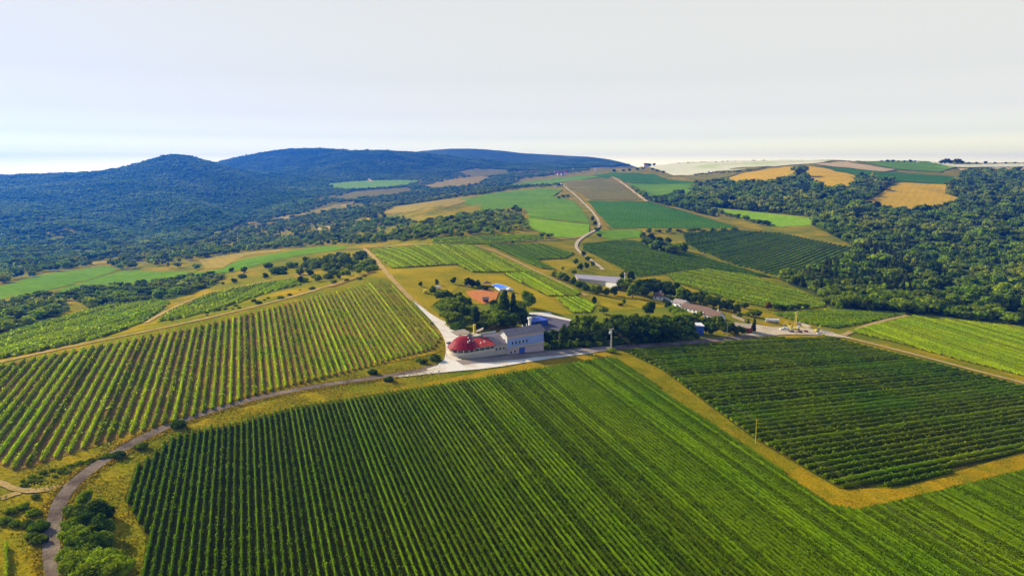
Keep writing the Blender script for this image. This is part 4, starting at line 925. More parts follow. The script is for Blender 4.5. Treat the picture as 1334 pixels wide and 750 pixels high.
# round restaurant with the red cone roof
def round_building():
    t = thing('round_building', 'round cream building with a red cone roof and long red wing at the road', 'building', A0, ang)
    r, cx, cy, ez = 7.4, 2.2, 7.4, 4.9
    arc = [(cx+r*math.cos(a), cy+r*math.sin(a)) for a in np.linspace(R(270), R(90), 15)]   # left half circle, front to back
    arc = arc[::1]
    W = 18.5; out = [(W, 0.0)] + arc[:]          # counter of the plan: front right, front tangent point, round the left, back
    plan = [(W, 0)] + arc + [(W, 2*r)]
    def ring(off, z): return [(cx+(x-cx)*(r+off)/r if x <= cx+.01 else x, cy+(y-cy)*(r+off)/r, z) for x, y in plan]
    b = MB(); n = len(plan)
    for (o1, z1, o2, z2, m) in ((.25, -4, .25, 1.9, 1), (0, 1.9, 0, 3.0, 0), (-.9, 3.0, -.9, 4.5, 2), (0, 4.4, 0, 5.1, 0)):
        lo, hi = ring(o1, z1), ring(o2, z2)
        b.add(lo+hi, [(i, n+i, n+(i+1) % n, (i+1) % n) for i in range(n)] + [tuple(range(n-1, -1, -1)), tuple(range(n, 2*n))], m)
    b.build('wall', [M['cream'], M['stone'], M['glass']], t)
    for i in list(range(1, 16, 2)):
        x, y = plan[i]; q = MB(); q.box(-.18, .18, -.18, .18, 3.0, 4.42); o = q.build('column', M['cream'], t); o.location = (cx+(x-cx)*.975, cy+(y-cy)*.975, 0)
    for x in (5.5, 9, 12.5, 16):
        q = MB(); q.box(x-.2, x+.2, .05, .4, 2.98, 4.42); q.build('column', M['cream'], t)
    # cone over the left, ending against the wing
    b = MB(); apex = (cx+2.4, cy+2.4, 10.4); k = 40; R2 = r+.9
    rim = [(cx+.6+R2*math.cos(a)*1.06, cy+R2*math.sin(a), ez+.1) for a in np.linspace(0, 2*math.pi, k, endpoint=False)]
    mid = [((x*.62+apex[0]*.38), (y*.62+apex[1]*.38), ez+.1+(apex[2]-ez)*.58) for x, y, z in rim]
    mi2 = [((x*.32+apex[0]*.68), (y*.32+apex[1]*.68), ez+.1+(apex[2]-ez)*.88) for x, y, z in rim]
    b.add(rim+mid+mi2+[apex]+[(x, y, z-.35) for x, y, z in rim], [(i, (i+1) % k, k+(i+1) % k, k+i) for i in range(k)] + [(k+i, k+(i+1) % k, 2*k+(i+1) % k, 2*k+i) for i in range(k)] + [(2*k+i, 2*k+(i+1) % k, 3*k) for i in range(k)] + [(3*k+1+i, 3*k+1+(i+1) % k, (i+1) % k, i) for i in range(k)] + [tuple(range(4*k, 3*k, -1))], 0)
    ro = b.build('roof', M['red_tile'], t)
    q = MB(); 
    for i in range(0, k, 2):
        for r1, r2 in ((rim, mid), (mid, mi2)): q.tube(Vector(r1[i])+Vector((0, 0, .04)), Vector(r2[i])+Vector((0, 0, .04)), .07, n=4)
    q.build('roof_seams', M['rustred'], ro)
    for i, (u, s) in enumerate(((300, .5), (322, .62), (275, .55), (335, .35))):
        a = R(u); x = cx+.6+R2*s*math.cos(a); y = cy+R2*s*math.sin(a); z = ez+.1+(1-s)*6.2+.5
        q = MB(); q.box(-.3, .3, -.3, .3, -.5, .35); o = q.build('roof_vent', M['white'], ro); o.location = (x, y, z)
    b = MB(); b.slab([(6.0, -.8, 5.35), (W+.5, -.8, 5.35), (W+.5, 8.0, 8.0), (6.0, 8.0, 8.0)], .3); w = b.build('wing_roof', M['orange_tile'], t)
    b = MB(); b.box(11, 11.6, 2.2, 2.8, 5.6, 7.0).box(14, 14.6, 3.0, 3.6, 5.8, 7.2); b.build('roof_vent', M['white'], w)
    return t
round_building()
def link_building():
    p = Vector(A0); t = thing('link_building', 'low building with brown sloping roof between the red roof and the blue house', 'building', A0, ang)
    b = MB(); b.box(18.7, 29.3, .6, 12, -5, 4.4, 0); b.box(18.7, 29.3, 6, 14, 4.41, 7.6, 0); b.build('wall', M['stone'], t)
    b = MB(); b.slab([(18.6, -.2, 4.5), (29.4, -.2, 4.5), (29.4, 6.2, 7.9), (18.6, 6.2, 7.9)], .3); b.build('roof', M['brown_roof'], t)
    b = MB(); b.box(18.2, 29.4, 6.25, 14.4, 7.62, 7.9); f = b.build('flat_roof', M['paving'], t)
    b = MB(); b.box(18.2, 29.4, 14.42, 14.7, 7.3, 8.6); b.build('parapet', M['white'], f)
    for x in (20.5, 23, 25.5, 28): window(t, x, .6, 1.3, 1.2, 1.3, 'cream')
    t2 = thing('tan_roofed_building', 'small building with a tilted tan roof and lit yellow chimney behind the red roof', 'building', A0 + Vector((0, 0, 0)), ang)
    b = MB(); b.box(8.5, 18, 12.2, 19, -3, 8.2); b.build('wall', M['stone'], t2)
    b = MB(); b.slab([(7.5, 11.5, 8.0), (17.8, 9.6, 12.4), (19.4, 12.4, 12.6), (9.2, 15.4, 8.4)], .3); rf = b.build('roof', M['tan_roof'], t2)
    b = MB(); b.slab([(2, 12.5, 10.3), (11, 12.5, 10.6), (11, 19.5, 11.4), (2, 19.5, 11.2)], .3); b.build('back_roof', M['tan_roof'], t2)
    b = MB(); b.box(13.0, 14.1, 12.0, 13.1, 9.5, 14.6); b.box(12.8, 14.3, 11.8, 13.3, 14.6, 14.9); b.build('chimney', M['yellow'], t2)  # sunlight on the chimney is put into its yellow colour
link_building()
def blue_house():
    x0, x1, y0, y1 = 26.5, LEN+.3, -.4, 7.6; bz = DZ+1.1; e = bz+11.9; rd = bz+14.3
    x0 = 27.2
    t = thing('blue_house', 'tall pale blue and white house with brown gable roof and blue garage door', 'house', A0, ang)
    b = MB(); gable_wall(b, x0, x1, y0, y1, -9, e, rd); b.build('wall', M['bluewall'], t)
    b = MB(); b.box(x0-.06, x0-.003, y0, y1, -3, e); 
    ym = (y0+y1)/2; b.add([(x0-.06, y0, e), (x0-.06, y1, e), (x0-.06, ym, rd-.1)], [(0, 2, 1)]); b.build('gable_facing', M['white'], t)
    b = MB(); b.box(x0+.3, x1-.1, y0-.10, y0-.003, e-2.4, e-.5); b.build('upper_band', M['pinkwall'], t)
    b = MB(); b.box(x0+.1, x1-.1, y0-.14, y0-.004, bz-1, bz+3.6); b.build('lower_facing', M['pinkwall'], t)
    b = MB(); b.box(x0+.2, x1-.2, y0-1.0, y0-.15, bz+4.0, bz+4.25); bal = b.build('balcony', M['concrete'], t)
    b = MB(); b.box(x0+.2, x1-.2, y0-1.0, y0-.92, bz+4.25, bz+5.1); b.build('railing', M['stone'], bal)
    rf = gable_roof(MB(), x0, x1, y0, y1, e+.1, rd+.25, .7, .28).build('roof', M['brown_roof'], t)
    b = MB(); b.box(x1-7.0, x1-5.6, y1-3.4, y1-2.2, e, rd+3.6); b.box(x1-7.5, x1-5.1, y1-3.7, y1-1.9, rd+3.6, rd+4.8); b.build('chimney', M['white'], rf)
    b = MB(); b.box(x1-9.6, x1-9.2, ym, ym+.4, rd-.5, rd+1.6); b.build('vent_pipe', M['white'], rf)
    b = MB(); b.box(x1-12.6, x1-12.2, ym, ym+.4, rd-.5, rd+1.4); b.build('vent_pipe', M['white'], rf)
    n = 5; xs = [x0+3.6+i*2.55 for i in range(n)]
    for x in xs: window(t, x, y0, bz+6.0, 1.3, 1.8)
    b = MB(); b.box(x0+8.2, x0+12.2, y0-.22, y0-.145, bz-.3, bz+3.5); b.build('garage_door', M['bluedoor'], t)
    for x in (x0+2.5, x0+5.2): window(t, x, y0-.14, bz+1.2, 1.2, 1.3)
    for yy in (2.2, 6.6): window(t, x0-.06, yy, e-4.2, 1.0, 1.4, face='x')
blue_house()
# yard behind the house
p = P(712, 421)
sheet('paved_yard', px_poly([(676,414),(690,409),(716,409),(748,418),(740,432),(712,436),(690,430)], 8), M['paving'], .12)
sheet('path', px_poly([(676,412),(690,407.5),(716,407),(722,411),(746,417),(748,419.5),(716,413),(690,410)], 6), M['gravel'], .16)
def flat_shed(name, label, px, py, w, d, h, roofm, wallm, rz, cat='shed', fascia='white', drop=3):
    p = P(px, py); t = thing(name, label, cat, p, rz)
    b = MB(); b.box(-w/2, w/2, 0, d, -drop, h); b.build('wall', M[wallm], t)
    b = MB(); b.slab([(-w/2-.4, -.4, h+.15), (w/2+.4, -.4, h+.15), (w/2+.4, d+.4, h+.7), (-w/2-.4, d+.4, h+.7)], .13); rf = b.build('roof', M[roofm], t)
    b = MB(); b.box(-w/2-.5, w/2+.5, d+.41, d+.6, h+.3, h+.95); b.build('fascia', M[fascia], rf)
    return t
flat_shed('blue_roofed_shed', 'low shed with a deep blue sheet roof behind the blue house', 704, 424, 13, 9, 3.2, 'bluesheet', 'bluedoor', ang)
t = flat_shed('blue_shed', 'bright blue walled shed with pale roof in the shade beside the road', 908.5, 436, 9, 8, 6.2, 'white', 'bluedoor', 0)
b = MB(); b.box(-3.4, -.4, -.08, -.003, -.4, 3.2); b.build('door', M['bluesheet'], t)
b = MB(); b.box(.6, 3.4, -.08, -.003, -.4, 3.2); b.build('door', M['bluesheet'], t)

# grey warehouse
def warehouse():
    c = P(806, 375); a = P(790, 372); t = thing('warehouse', 'large grey roofed warehouse with white lit end wall among trees', 'warehouse', P(804, 378), 0)
    o = Vector(t.location); 
    def loc(px, py, h=0): q = P(px, py); return (q.x-o.x, q.y-o.y)
    k = m_per_px(o); 
    # footprint: right front corner at 0; front wall runs left-forward-back to (787,370)
    fx, fy = -13*k*1.05, 14.0; bx_, by = -36, 22
    h = 6.0
    A = (0, 0); Bq = (fx, fy); W2 = (fx-24, fy+14); Cq = (7.5, 34); D = (-34, 48)
    pts = [A, Cq, D, W2, Bq]
    b = MB(); n = 5; b.add([(x, y, -6) for x, y in pts]+[(x, y, h) for x, y in pts], [(i, (i+1) % n, n+(i+1) % n, n+i) for i in range(n)]+[tuple(range(n-1, -1, -1)), tuple(range(n, 2*n))])
    b.build('wall', M['cream'], t)
    rp = [(.5, -.6, h+.1), (8.2, 34, h+.9), (-34.5, 48.6, h+1.6), (fx-24.6, fy+13.6, h+.8), (fx-.4, fy-.8, h+.35)]
    b = MB(); b.slab(rp, .09); b.build('roof', M['grey_roof'], t)
    d = Vector((A[0]-Bq[0], A[1]-Bq[1], 0)).normalized(); nrm = Vector((d.y, -d.x, 0))*1
    if nrm.y > 0: nrm = -nrm
    v = [Vector((A[0], A[1], -2))+nrm*.05, Vector((Bq[0], Bq[1], -2))+nrm*.05, Vector((Bq[0], Bq[1], h-.05))+nrm*.05, Vector((A[0], A[1], h-.05))+nrm*.05]
    b = MB(); b.add([tuple(q) for q in v]+[tuple(q-nrm*.047) for q in v], [(0,1,2,3), (7,6,5,4), (0,4,5,1), (1,5,6,2), (2,6,7,3), (3,7,4,0)]); b.build('end_wall', M['white'], t)
    b = MB(); b.box(.06, .5, -.35, .4, -3, h+.05); b.build('sunlit_edge', M['yellow'], t)  # added strip: the sunlit edge of the wall as a yellow part
    t2 = thing('small_tower', 'thin white chimney stack with a pale cap behind the grey warehouse', 'chimney', P(814, 372), 0)
    b = MB(); b.tube((0, 0, -2), (0, 0, 11), .8, .65, 10); b.build('stack', M['white'], t2); b = MB(); b.tube((0, 0, 11), (0, 0, 12.4), 1.15, 1.0, 10); b.build('cap', M['cream'], t2)
warehouse()
def simple_house(name, label, px, py, w, d, h, rh, rz, wallm, roofm, wins=3, cat='house', parts=True, along='x', chim=False):
    p = P(px, py); t = thing(name, label, cat, p, rz)
    gable_wall(MB(), -w/2, w/2, 0, d, -4, h, h+rh, along).build('wall', M[wallm], t)
    rf = gable_roof(MB(), -w/2, w/2, 0, d, h+.12, h+rh+.2, .5, .2, along).build('roof', M[roofm], t)
    for i in range(wins): window(t, -w/2+(i+.5)*w/wins, 0, h*.4, min(1.2, w/wins*.4), 1.3, 'white')
    if chim: b = MB(); b.box(w*.2, w*.2+.9, d*.5, d*.5+.9, h, h+rh+1.6); b.build('chimney', M['white'], rf)
    return t
sl = math.atan2(P(925,413).y-P(890,402).y, P(925,413).x-P(890,402).x)
print('slant', sl)
simple_house('white_cottage', 'small white cottage among trees at the left end of the tiled buildings', 857, 391, 8, 7, 3.6, 2.6, -.3, 'white', 'tile_roof', 2, chim=True)
# a low pale wall running from the cottage, then the long tiled building
def wall_run(name, label, pxs, h, th, m, cat='wall'):
    pts = [P(*q) for q in pxs]; o = pts[0]; b = MB()
    for a, c in zip(pts[:-1], pts[1:]):
        d = (c-a); d.z = 0; n = Vector((-d.y, d.x, 0)).normalized()*th/2
        v = []
        for q in (a, c):
            for s in (-1, 1):
                w = q+n*s-o; v += [(w.x, w.y, w.z-1.5), (w.x, w.y, w.z+h)]
        b.add(v, [(0,1,5,4), (2,6,7,3), (1,3,7,5), (0,2,3,1), (4,5,7,6), (0,4,6,2)])
    w = b.build(name, M[m]); w.location = o; setp(w, label, cat); return w
wall_run('garden_wall', 'low pale wall curving from the white cottage to the tiled building', [(862,388),(870,391),(877,396),(881,400)], 1.8, .5, 'white')
simple_house('tiled_building', 'long low building with brown tiled roof and white front wall', 904, 408, 27, 9, 3.6, 2.6, sl, 'white', 'tile_roof', 7, cat='building', chim=False)
simple_house('tiled_house', 'brown roofed white house at the right end of the long tiled building', 925, 418, 13, 10, 4.6, 3.0, sl, 'white', 'tile_roof', 3, chim=True)
simple_house('dark_roofed_house', 'small dark roofed outbuilding left of the long tiled building', 883, 399, 12, 8, 3.2, 2.2, sl, 'white', 'brown_roof', 2)
simple_house('brick_barn', 'reddish brown barn behind the two cypresses at the works entrance', 966, 432, 12, 8, 3.6, 2.0, sl*.6, 'rustred', 'tan_roof', 2, cat='barn')
wall_run('works_wall', 'low tan wall behind the two cypresses at the works entrance', [(954,413),(962,416),(970,419)], 2.0, .5, 'tan_roof')
# farmhouse and village far away
simple_house('farmhouse', 'red roofed white farmhouse on the far middle hilltop skyline', 843, 217.5, 26, 14, 9, 6, .1, 'white', 'red_tile', 4)
rv = random.Random(5); used = []
for i in range(46):
    px = rv.uniform(676, 742); py = 222+rv.uniform(0, 7)*(.35+.65*(742-px)/66)+2
    if i >= 30: px = rv.uniform(720, 738); py = rv.uniform(226, 229)
    w = rv.uniform(9, 15); p = P(px, py); t = thing('village_house', 'one of the tiny pale houses of the far village below the hills', 'house', p, rv.uniform(-.5, .5), 'houses of the far village')
    gable_wall(MB(), -w/2, w/2, 0, 10, -5, 6, 9.5).build('wall', M[rv.choice(['white', 'white', 'cream'])], t)
    gable_roof(MB(), -w/2, w/2, 0, 10, 6.1, 9.8, .5, .3).build('roof', M[rv.choice(['tile_roof', 'tile_roof', 'red_tile', 'brown_roof'])], t)
for px, py, lb in [(747,223,'left tall white tower block beyond the far village'),(776,223,'right tall white tower block beyond the far village'),(724,244,'lone white hut at the top corner of the big green field')]:
    p = P(px, py); t = thing('white_tower', lb, 'building', p, 0); hh = 16 if px != 724 else 5
    b = MB(); b.box(-4, 4, 0, 8, -4, hh); b.build('wall', M['white'], t); b = MB(); b.box(-4.5, 4.5, -.5, 8.5, hh+.003, hh+1); b.build('roof', M['cream'], t)

# ------------------------------------------------------------------ clay court, pool, huts
def pad(name, poly, m, label, cat, edge=None, lift=.25, h=.35):
    """a level slab on the slope with a raised rim"""
    a = px_poly(poly, 40); z = Z(a[:, 0], a[:, 1]); c = a.mean(0); z0 = float(z.max() if name == 'pool' else z.mean())+lift
    t = thing(name, label, cat, (c[0], c[1], z0))
    b = MB(); b.slab([(x-c[0], y-c[1], 0 if name == 'pool' else float(GX*(x-c[0])+GY*(y-c[1]))+.25) for x, y in a], 3.0)
    b.build({'pool': 'water', 'sports_court': 'playing_surface'}.get(name, 'surface'), M[m], t)
    if edge:
        a2 = np.array(a)-c; n = len(a2); b = MB()
        out = a2*1.09
        for i in range(n):
            j = (i+1) % n; b.add([(a2[i][0], a2[i][1], .06), (a2[j][0], a2[j][1], .06), (out[j][0], out[j][1], .06), (out[i][0], out[i][1], .06),
                                  (a2[i][0], a2[i][1], -2.5), (a2[j][0], a2[j][1], -2.5), (out[j][0], out[j][1], -2.5), (out[i][0], out[i][1], -2.5)],
                                 [(0,1,2,3), (3,2,6,7), (0,4,5,1), (7,6,5,4), (0,3,7,4), (1,5,6,2)])
        b.build('rim', M[edge], t)
    return t
pad('sports_court', [(607,380),(636,377),(650,381),(646,391),(631,396),(616,389)], 'clay', 'orange clay sports court in the garden', 'court')
pad('pool', [(641,372),(648,370),(657,374),(663,378),(651,379)], 'water', 'bright blue swimming pool with pale rim beside the clay court', 'pool', 'white')
def hut():
    t = thing('garden_hut', 'dark red hut with pale yellow roof at the front edge of the clay court', 'hut', P(633, 394), .2)
    b = MB(); b.box(-1.9, 1.9, 0, 3, -1, 2.6); b.build('wall', M['rustred'], t); gable_roof(MB(), -1.9, 1.9, 0, 3, 2.7, 4.0, .5, .15).build('roof', M['tan_roof'], t)
    b = MB(); b.box(-.5, .5, -.07, -.003, -.5, 2.0); b.build('door', M['glass'], t)
hut()
def pavilion(px, py, w, h, roofm, label):
    p = P(px, py); t = thing('pavilion', label, 'pavilion', p, .2)
    for x in (-w/2, w/2):
        for y in (0, w*.8): b = MB(); b.tube((x, y, -.5), (x, y, h), .12); b.build('post', M['polewood'], t)
    q = w/2+.6; b = MB(); c = (0, w*.4, h+1.8); k = [(-q, -.6, h), (q, -.6, h), (q, w*.8+.6, h), (-q, w*.8+.6, h)]
    b.add(k+[c]+[(x, y, z-.12) for x, y, z in k], [(0,1,4), (1,2,4), (2,3,4), (3,0,4), (8,7,6,5), (0,5,6,1), (1,6,7,2), (2,7,8,3), (3,8,5,0)]); b.build('roof', M[roofm], t)
pavilion(635, 373, 6, 2.6, 'tile_roof', 'pinkish brown tiled pavilion beside the blue pool')
pavilion(665, 381, 4.5, 2.4, 'white', 'white canopy at the right end of the blue pool')
pavilion(608, 418, 2.6, 2.4, 'white', 'small white canopy left of the dark pointed evergreen')
# ------------------------------------------------------------------ vehicles and machines
def wheel(parent, x, y, r=.42, w=.28):
    b = MB(); b.tube((x-w/2, y, r), (x+w/2, y, r), r, n=14); o = b.build('wheel', M['rubber'], parent)
    b = MB(); b.tube((x-w/2-.02, y, r), (x+w/2+.02, y, r), r*.5, n=10); b.build('rim', M['steel'], o)
def prism(b, prof, x0, x1, m=0):
    n = len(prof); return b.add([(x0, y, z) for y, z in prof]+[(x1, y, z) for y, z in prof], [tuple(range(n)), tuple(range(2*n-1, n-1, -1))]+[(i, n+i, n+(i+1) % n, (i+1) % n) for i in range(n)], m)
def car(px, py, rz, m, label, van=False):
    t = thing('van' if van else 'car', label, 'van' if van else 'car', P(px, py)+Vector((0, 0, .30)), rz)
    if van: prof = [(-2.6, .35), (2.6, .35), (2.6, 1.0), (2.35, 1.35), (1.7, 2.1), (-2.6, 2.2)]
    else: prof = [(-2.1, .35), (2.1, .35), (2.15, .8), (1.1, .95), (-2.1, .98)]
    b = MB(); prism(b, prof, -.9, .9); b.build('body', M[m], t)
    b = MB()
    if van: b.box(-.92, .92, .6, 1.6, 1.35, 1.9)
    else: prism(b, [(-1.9, .97), (.95, .94), (.35, 1.45), (-1.35, 1.48)], -.78, .78)
    b.build('windows', M['glass'], t)
    if not van: b = MB(); b.box(-.7, .7, -1.3, .3, 1.475, 1.52); b.build('roof', M[m], t)
    L_ = 1.6 if van else 1.3
    for x in (-.82, .82):
        for y in (-L_, L_): wheel(t, x, y, .34, .24)
    return t
car(570.5, 376.5, 1.2, 'white', 'white van parked in the meadow beside small dark trees', True)
car(585, 449, .5, 'darkpaint', 'small dark car on the pale gravel yard left of the round building')
car(553.5, 381.5, .2, 'yellow', 'small yellow vehicle at the left end of the garden grove', True)
car(1024, 430, 1.2, 'white', 'white van in the works yard left of the yellow drilling rig', True)
car(1031, 433, 1.4, 'darkpaint', 'dark car parked in the works yard in front of the drilling rig')
car(1041, 433.5, 1.4, 'rustred', 'reddish car parked in the works yard right of the drilling rig')
car(1067, 435.5, 1.5, 'white', 'white car at the right end of the works yard')
def tank_trailer():
    t = thing('tank_trailer', 'long white tank trailer parked above the works yard', 'trailer', P(1009, 421)+Vector((0, 0, .3)), -.25)
    b = MB(); b.tube((-4.6, 0, 2.1), (3.4, 0, 2.1), 1.35, n=16); b.build('tank', M['white'], t)
    b = MB(); b.box(-7.2, -4.7, -1.2, 1.2, .7, 3.4); cb = b.build('cab', M['white'], t); b = MB(); b.box(-7.25, -7.201, -1, 1, 2, 3); b.build('windscreen', M['glass'], cb)
    b = MB(); b.box(-7, 3.6, -.6, .6, .45, .74); b.build('chassis', M['steel'], t)
    for x in (-6, 1.2, 2.6):
        for y in (-1.1, 1.1): b = MB(); b.tube((x, y-.15, .5), (x, y+.15, .5), .5, n=12); b.build('wheel', M['rubber'], t)
tank_trailer()
def rig():
    t = thing('drilling_rig', 'yellow drilling rig with a tall upright mast in the works yard', 'drilling rig', P(1036, 430)+Vector((0, 0, .2)), -.2)
    b = MB(); b.box(-4, 3.2, -1.2, 1.2, .7, 1.5); b.build('chassis', M['yellow'], t)
    b = MB(); prism(b, [(-1.2, 1.51), (1.2, 1.51), (1.2, 3.1), (-1.2, 3.1)], 1.4, 3.2); cb = b.build('cab', M['white'], t); b = MB(); b.box(3.201, 3.24, -1, 1, 2.1, 2.9); b.build('windscreen', M['glass'], cb)
    b = MB()
    for x in (-.55, .55):
        for y in (-.55, .55): b.tube((x, y, 1.5), (x, y, 13.4), .14, n=6)
    for i in range(9):
        z = 1.6+i*1.3
        for s in (-.55, .55): b.tube((-.55, s, z), (.55, s, z+1.3), .07, n=5); b.tube((s, -.55, z), (s, .55, z+1.3), .07, n=5)
    b.build('mast', M['yellow'], t)
    b = MB(); b.box(-.9, .9, -.9, .9, 13.4, 14.3); b.build('mast_head', M['yellow'], t)
    b = MB(); b.tube((0, 0, 14.3), (0, 0, 17), .09); b.build('aerial', M['steel'], t)
    for x in (-3.2, -1.8, 2.4):
        for y in (-1.1, 1.1): b = MB(); b.tube((x, y-.18, .55), (x, y+.18, .55), .55, n=12); b.build('wheel', M['rubber'], t)
rig()
def excavator(px, py, rz, label):
    t = thing('excavator', label, 'excavator', P(px, py)+Vector((0, 0, .2)), rz)
    for y in (-1, 1): b = MB(); prism(b, [(y-.3, 0), (y+.3, 0), (y+.3, .8), (y-.3, .8)], -1.8, 1.8); b.build('track', M['rubber'], t)
    b = MB(); b.box(-1.7, 1.4, -1.2, 1.2, .85, 2.0); b.build('body', M['yellow'], t)
    b = MB(); b.box(.1, 1.35, -1.15, -.1, 2.0, 3.1); b.build('cab', M['glass'], t)
    b = MB(); b.tube((1.2, .3, 1.8), (3.4, .3, 4.6), .28, .22); b.tube((3.4, .3, 4.6), (5.2, .3, 2.4), .22, .16); a = b.build('arm', M['yellow'], t)
    b = MB(); prism(b, [(-.2, .8), (.8, .8), (.8, 1.9), (-.2, 2.2)], 4.8, 5.6); b.build('bucket', M['steel'], a)
excavator(1029, 427, 2.2, 'small yellow excavator left of the drilling rig in the works yard')
excavator(1064, 432.5, .3, 'small yellow excavator at the far right end of the works yard')
wall_run('works_wall', 'pale block wall behind the machines of the works yard', [(1034,422.5),(1044,424.5),(1056,428)], 2.6, .5, 'cream')
wall_run('works_wall', 'lower pale wall running along the track right of the works yard', [(1062,430),(1074,432),(1086,434.5)], 1.1, .4, 'white')
def stack(px, py, m, label):
    t = thing('material_stack', label, 'stack', P(px, py), random.uniform(-.3, .3)); 
    for i in range(3): b = MB(); b.box(-1.6+i*.15, 1.5-i*.1, -.8, .8, i*.55+.003, i*.55+.52); b.build('layer', M[m], t)
stack(1050, 433, 'rustred', 'brown stack of material behind the parked cars of the works yard'); stack(1018, 430, 'white', 'white stack of blocks at the left end of the works yard'); stack(1072, 437.5, 'yellow', 'yellow painted stack by the vineyard edge of the works yard')

# ------------------------------------------------------------------ poles and wires
def h_pole(px, py, hpx, rz, label):
    p = P(px, py); h = hpx*m_per_px(p)*1.02; t = thing('power_pole', label, 'power pole', p, rz)
    b = MB(); b.tube((-.75, 0, -1), (-.28, 0, h), .30, .20, 8); b.build('leg', M['concrete'], t)
    b = MB(); b.tube((.75, 0, -1), (.28, 0, h), .30, .20, 8); b.build('leg', M['concrete'], t)
    b = MB(); b.box(-2.6, 2.6, -.14, .14, h-.6, h-.25); c = b.build('crossarm', M['concrete'], t)
    for x in (-2.3, 0, 2.3): b = MB(); b.tube((x, 0, h-.25), (x, 0, h+.35), .13, .09); b.build('insulator', M['white'], c)
    b = MB(); b.box(-3.0, -1.2, -1.0, .1, h-2.6, h-1.2); b.build('transformer', M['white'], t)
    return p+Vector((0, 0, h+.3))
def s_pole(px, py, hpx, m, label, arm=True, r=.16):
    p = P(px, py); h = hpx*m_per_px(p)*1.02; t = thing('power_pole', label, 'power pole', p, .9)
    b = MB(); b.tube((0, 0, -1), (0, 0, h), r, r*.65, 8); b.build('shaft', M[m], t)
    if arm: b = MB(); b.box(-1.0, 1.0, -.07, .07, h-.45, h-.30); b.build('crossarm', M[m], t)
    return p+Vector((0, 0, h))
T1 = h_pole(796, 457, 29, .9, 'large grey concrete power pole at the roadside corner of the foreground vineyard')
T2 = s_pole(984, 578, 33, 'yellow', 'thin yellow lit pole standing in the grass strip between the two vineyards', r=.2)  # the pole's sunlit look is put into its yellow colour
T3 = s_pole(947, 438, 19, 'concrete', 'thin concrete pole by the shaded road among dark trees')
T4 = s_pole(728, 455, 17, 'polewood', 'thin pole in the shade just right of the blue house')
T5 = s_pole(760, 424, 17, 'concrete', 'pale pole rising from the trees below the small garden vines')
T6 = s_pole(1037, 424, 18, 'concrete', 'tall thin pole behind the yellow drilling rig')
pv = (T2-T1); T7 = Vector((T2.x+pv.x*1.5, T2.y+pv.y*1.5, 0)); T7.z = float(Z(T7.x, T7.y))+9.5
t = thing('power_pole', 'thin wooden pole just outside the lower right of the picture', 'power pole', (T7.x, T7.y, T7.z-9.5), .9)
b = MB(); b.tube((0, 0, -1), (0, 0, 9.5), .2, .14, 8); b.build('shaft', M['polewood'], t)
def wire(a, b_, off, sag, label, r=.011):
    d = (b_-a); n = Vector((-d.y, d.x, 0)).normalized()*off; b = MB(); k = 10; pr = None
    for i in range(k+1):
        s = i/k; q = a+d*s+n-Vector((0, 0, sag*4*s*(1-s)))-a
        if pr is not None: b.tube(pr, q, r, n=5)
        pr = q
    w = b.build('power_line', M['wire']); w.location = a; setp(w, label, 'power line', 'power lines'); return w
for o in (-.9, .9):
    wire(T1, T2, o, 2.5, 'thin power line from the large concrete pole to the thin yellow pole'); wire(T2, T7, o, 2.5, 'thin power line from the thin yellow pole towards the lower right corner')
    wire(T3, T6, o, 1.5, 'thin power line from the shaded roadside pole to the pole behind the drilling rig'); wire(T1, T4, o, 1.0, 'thin power line from the large concrete pole to the pole by the blue house')
# little markers and posts
for px, py, h, m, lb in [(774,467,8,'yellow','small yellow marker post on the grass strip left of the large pole'),(572,487,6,'white','small white marker by the pale road below the gravel yard'),(602,430,7,'yellow','small yellow post at the gravel edge behind the red roof'),(1313,600,0,'yellow','')]:
    if h == 0: continue
    p = P(px, py); t = thing('marker_post', lb, 'post', p); k = m_per_px(p)*h
    b = MB(); b.box(-.28, .28, -.15, .15, -.3, k*.62); b.build('shaft', M[m], t); b = MB(); b.box(-.5, .5, -.2, .2, k*.62+.003, k*.8); b.build('head', M[m], t)
# young vine hedge at the lower left corner
p0, p1 = P(9, 760)[:2], P(9, 712)[:2]; a, c = np.array(p0), np.array(p1)
V, Fc = row_geo(a, c, 2.0, .8, 16, .26); org = np.array([a[0], a[1], float(Z(a[0], a[1]))])
o = bpy.data.objects.new('vine_row', np_mesh('vine_row', V-org, Fc, [M['leaf_vine_lit']])); link(o); o.location = org; setp(o, 'short single vine row at the very lower left corner left of the road', 'vine row')
# ------------------------------------------------------------------ air, sun, sky, camera
SUN_DIR = Vector((-1.0, .55, 0)).normalized(); SUN_EL = R(30)
bm = MB(); bm.box(-8600, 8600, -8600, 8600, -260, 345); hz = bm.build('haze', []); hz['kind'] = 'stuff'; hz['label'] = 'blue haze filling the air over the valleys and far hills'
hm = bpy.data.materials.new('haze_air'); hm.use_nodes = True; nt = hm.node_tree; nt.nodes.clear()
o = nt.nodes.new('ShaderNodeOutputMaterial'); v = nt.nodes.new('ShaderNodeVolumePrincipled'); v.inputs['Color'].default_value = (.02, .19, 1.0, 1)
v.inputs['Density'].default_value = .00016; v.inputs['Anisotropy'].default_value = .55; nt.links.new(v.outputs[0], o.inputs['Volume'])
hz.data.materials.clear(); hz.data.materials.append(hm)
w = bpy.data.worlds.new('World'); S.world = w; w.use_nodes = True; nt = w.node_tree; N = nt.nodes; Lk = nt.links
bg = N['Background']; sky = N.new('ShaderNodeTexSky'); sky.sky_type = 'NISHITA'; sky.sun_disc = False
sky.sun_elevation = SUN_EL; sky.sun_rotation = math.atan2(SUN_DIR.x, SUN_DIR.y); sky.air_density = 1.0; sky.dust_density = 1.5; sky.altitude = 200
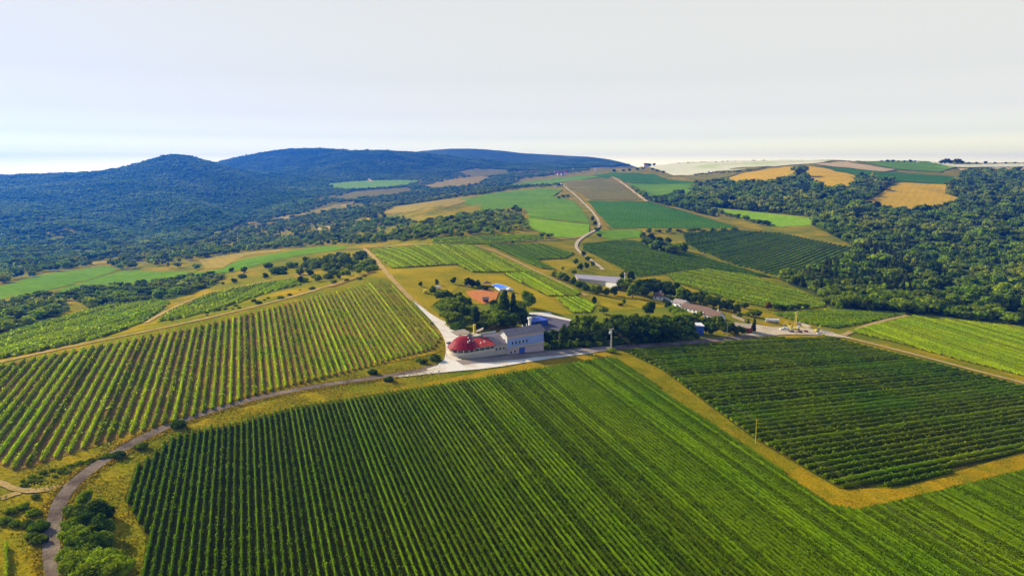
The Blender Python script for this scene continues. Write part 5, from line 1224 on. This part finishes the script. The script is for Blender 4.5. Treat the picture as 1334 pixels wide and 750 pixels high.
tc = N.new('ShaderNodeTexCoord'); sx = N.new('ShaderNodeSeparateXYZ'); Lk.new(tc.outputs['Generated'], sx.inputs[0])
mr = N.new('ShaderNodeMapRange'); mr.interpolation_type = 'SMOOTHSTEP'; mr.inputs['From Min'].default_value = .25; mr.inputs['From Max'].default_value = .36; mr.inputs['To Min'].default_value = 1; mr.inputs['To Max'].default_value = 0
Lk.new(sx.outputs['Z'], mr.inputs['Value'])
mx = N.new('ShaderNodeMixRGB'); Lk.new(mr.outputs[0], mx.inputs['Fac']); Lk.new(sky.outputs[0], mx.inputs['Color1'])
# bright white overcast band above the horizon, brightest in the lowest few degrees
rp = N.new('ShaderNodeValToRGB'); el = rp.color_ramp.elements; stops = [(0, 6.3), (.03, 3.2), (.05, 2.05), (.08, 1.56), (.13, 1.28), (.25, 1.12), (1, 1.0)]
while len(el) < len(stops): el.new(.5)
for e_, (p_, v_), bf in zip(el, stops, (.38, .50, .68, .80, .86, .90, .95)): e_.position = p_; e_.color = (v_/8*(1.22 if p_ < .02 else 1.06 if p_ < .04 else 1), v_/8*(.98 if p_ < .1 else 1), v_/8*bf, 1)
Lk.new(sx.outputs['Z'], rp.inputs['Fac']); vm = N.new('ShaderNodeVectorMath'); vm.operation = 'SCALE'; vm.inputs['Scale'].default_value = 8*5.8*.1/.13; Lk.new(rp.outputs['Color'], vm.inputs[0])
Lk.new(vm.outputs[0], mx.inputs['Color2']); Lk.new(mx.outputs[0], bg.inputs['Color']); bg.inputs['Strength'].default_value = .13
sl_ = bpy.data.lights.new('sun', 'SUN'); sl_.energy = 5.0; sl_.angle = R(.5); sl_.color = (1, .88, .62)
so = bpy.data.objects.new('sun', sl_); link(so)
dv = Vector((SUN_DIR.x*math.cos(SUN_EL), SUN_DIR.y*math.cos(SUN_EL), math.sin(SUN_EL))); so.rotation_euler = (-dv).to_track_quat('-Z', 'Y').to_euler(); so.location = (0, 0, 400)
cd = bpy.data.cameras.new('camera'); cd.sensor_width = 36; cd.lens = 36*F0/1334; cd.clip_start = 1; cd.clip_end = 20000
co = bpy.data.objects.new('camera', cd); link(co); co.location = (0, 0, CAMZ); co.rotation_euler = (math.pi/2-PITCH, 0, 0); S.camera = co
S.view_settings.view_transform = 'Standard'; S.view_settings.look = 'None'; S.view_settings.exposure = 0.45; S.view_settings.gamma = 1.0; S.view_settings.use_curve_mapping = False
S.render.engine = 'CYCLES'; S.cycles.volume_bounces = 0; S.cycles.max_bounces = 5; S.cycles.diffuse_bounces = 2; S.cycles.transparent_max_bounces = 4
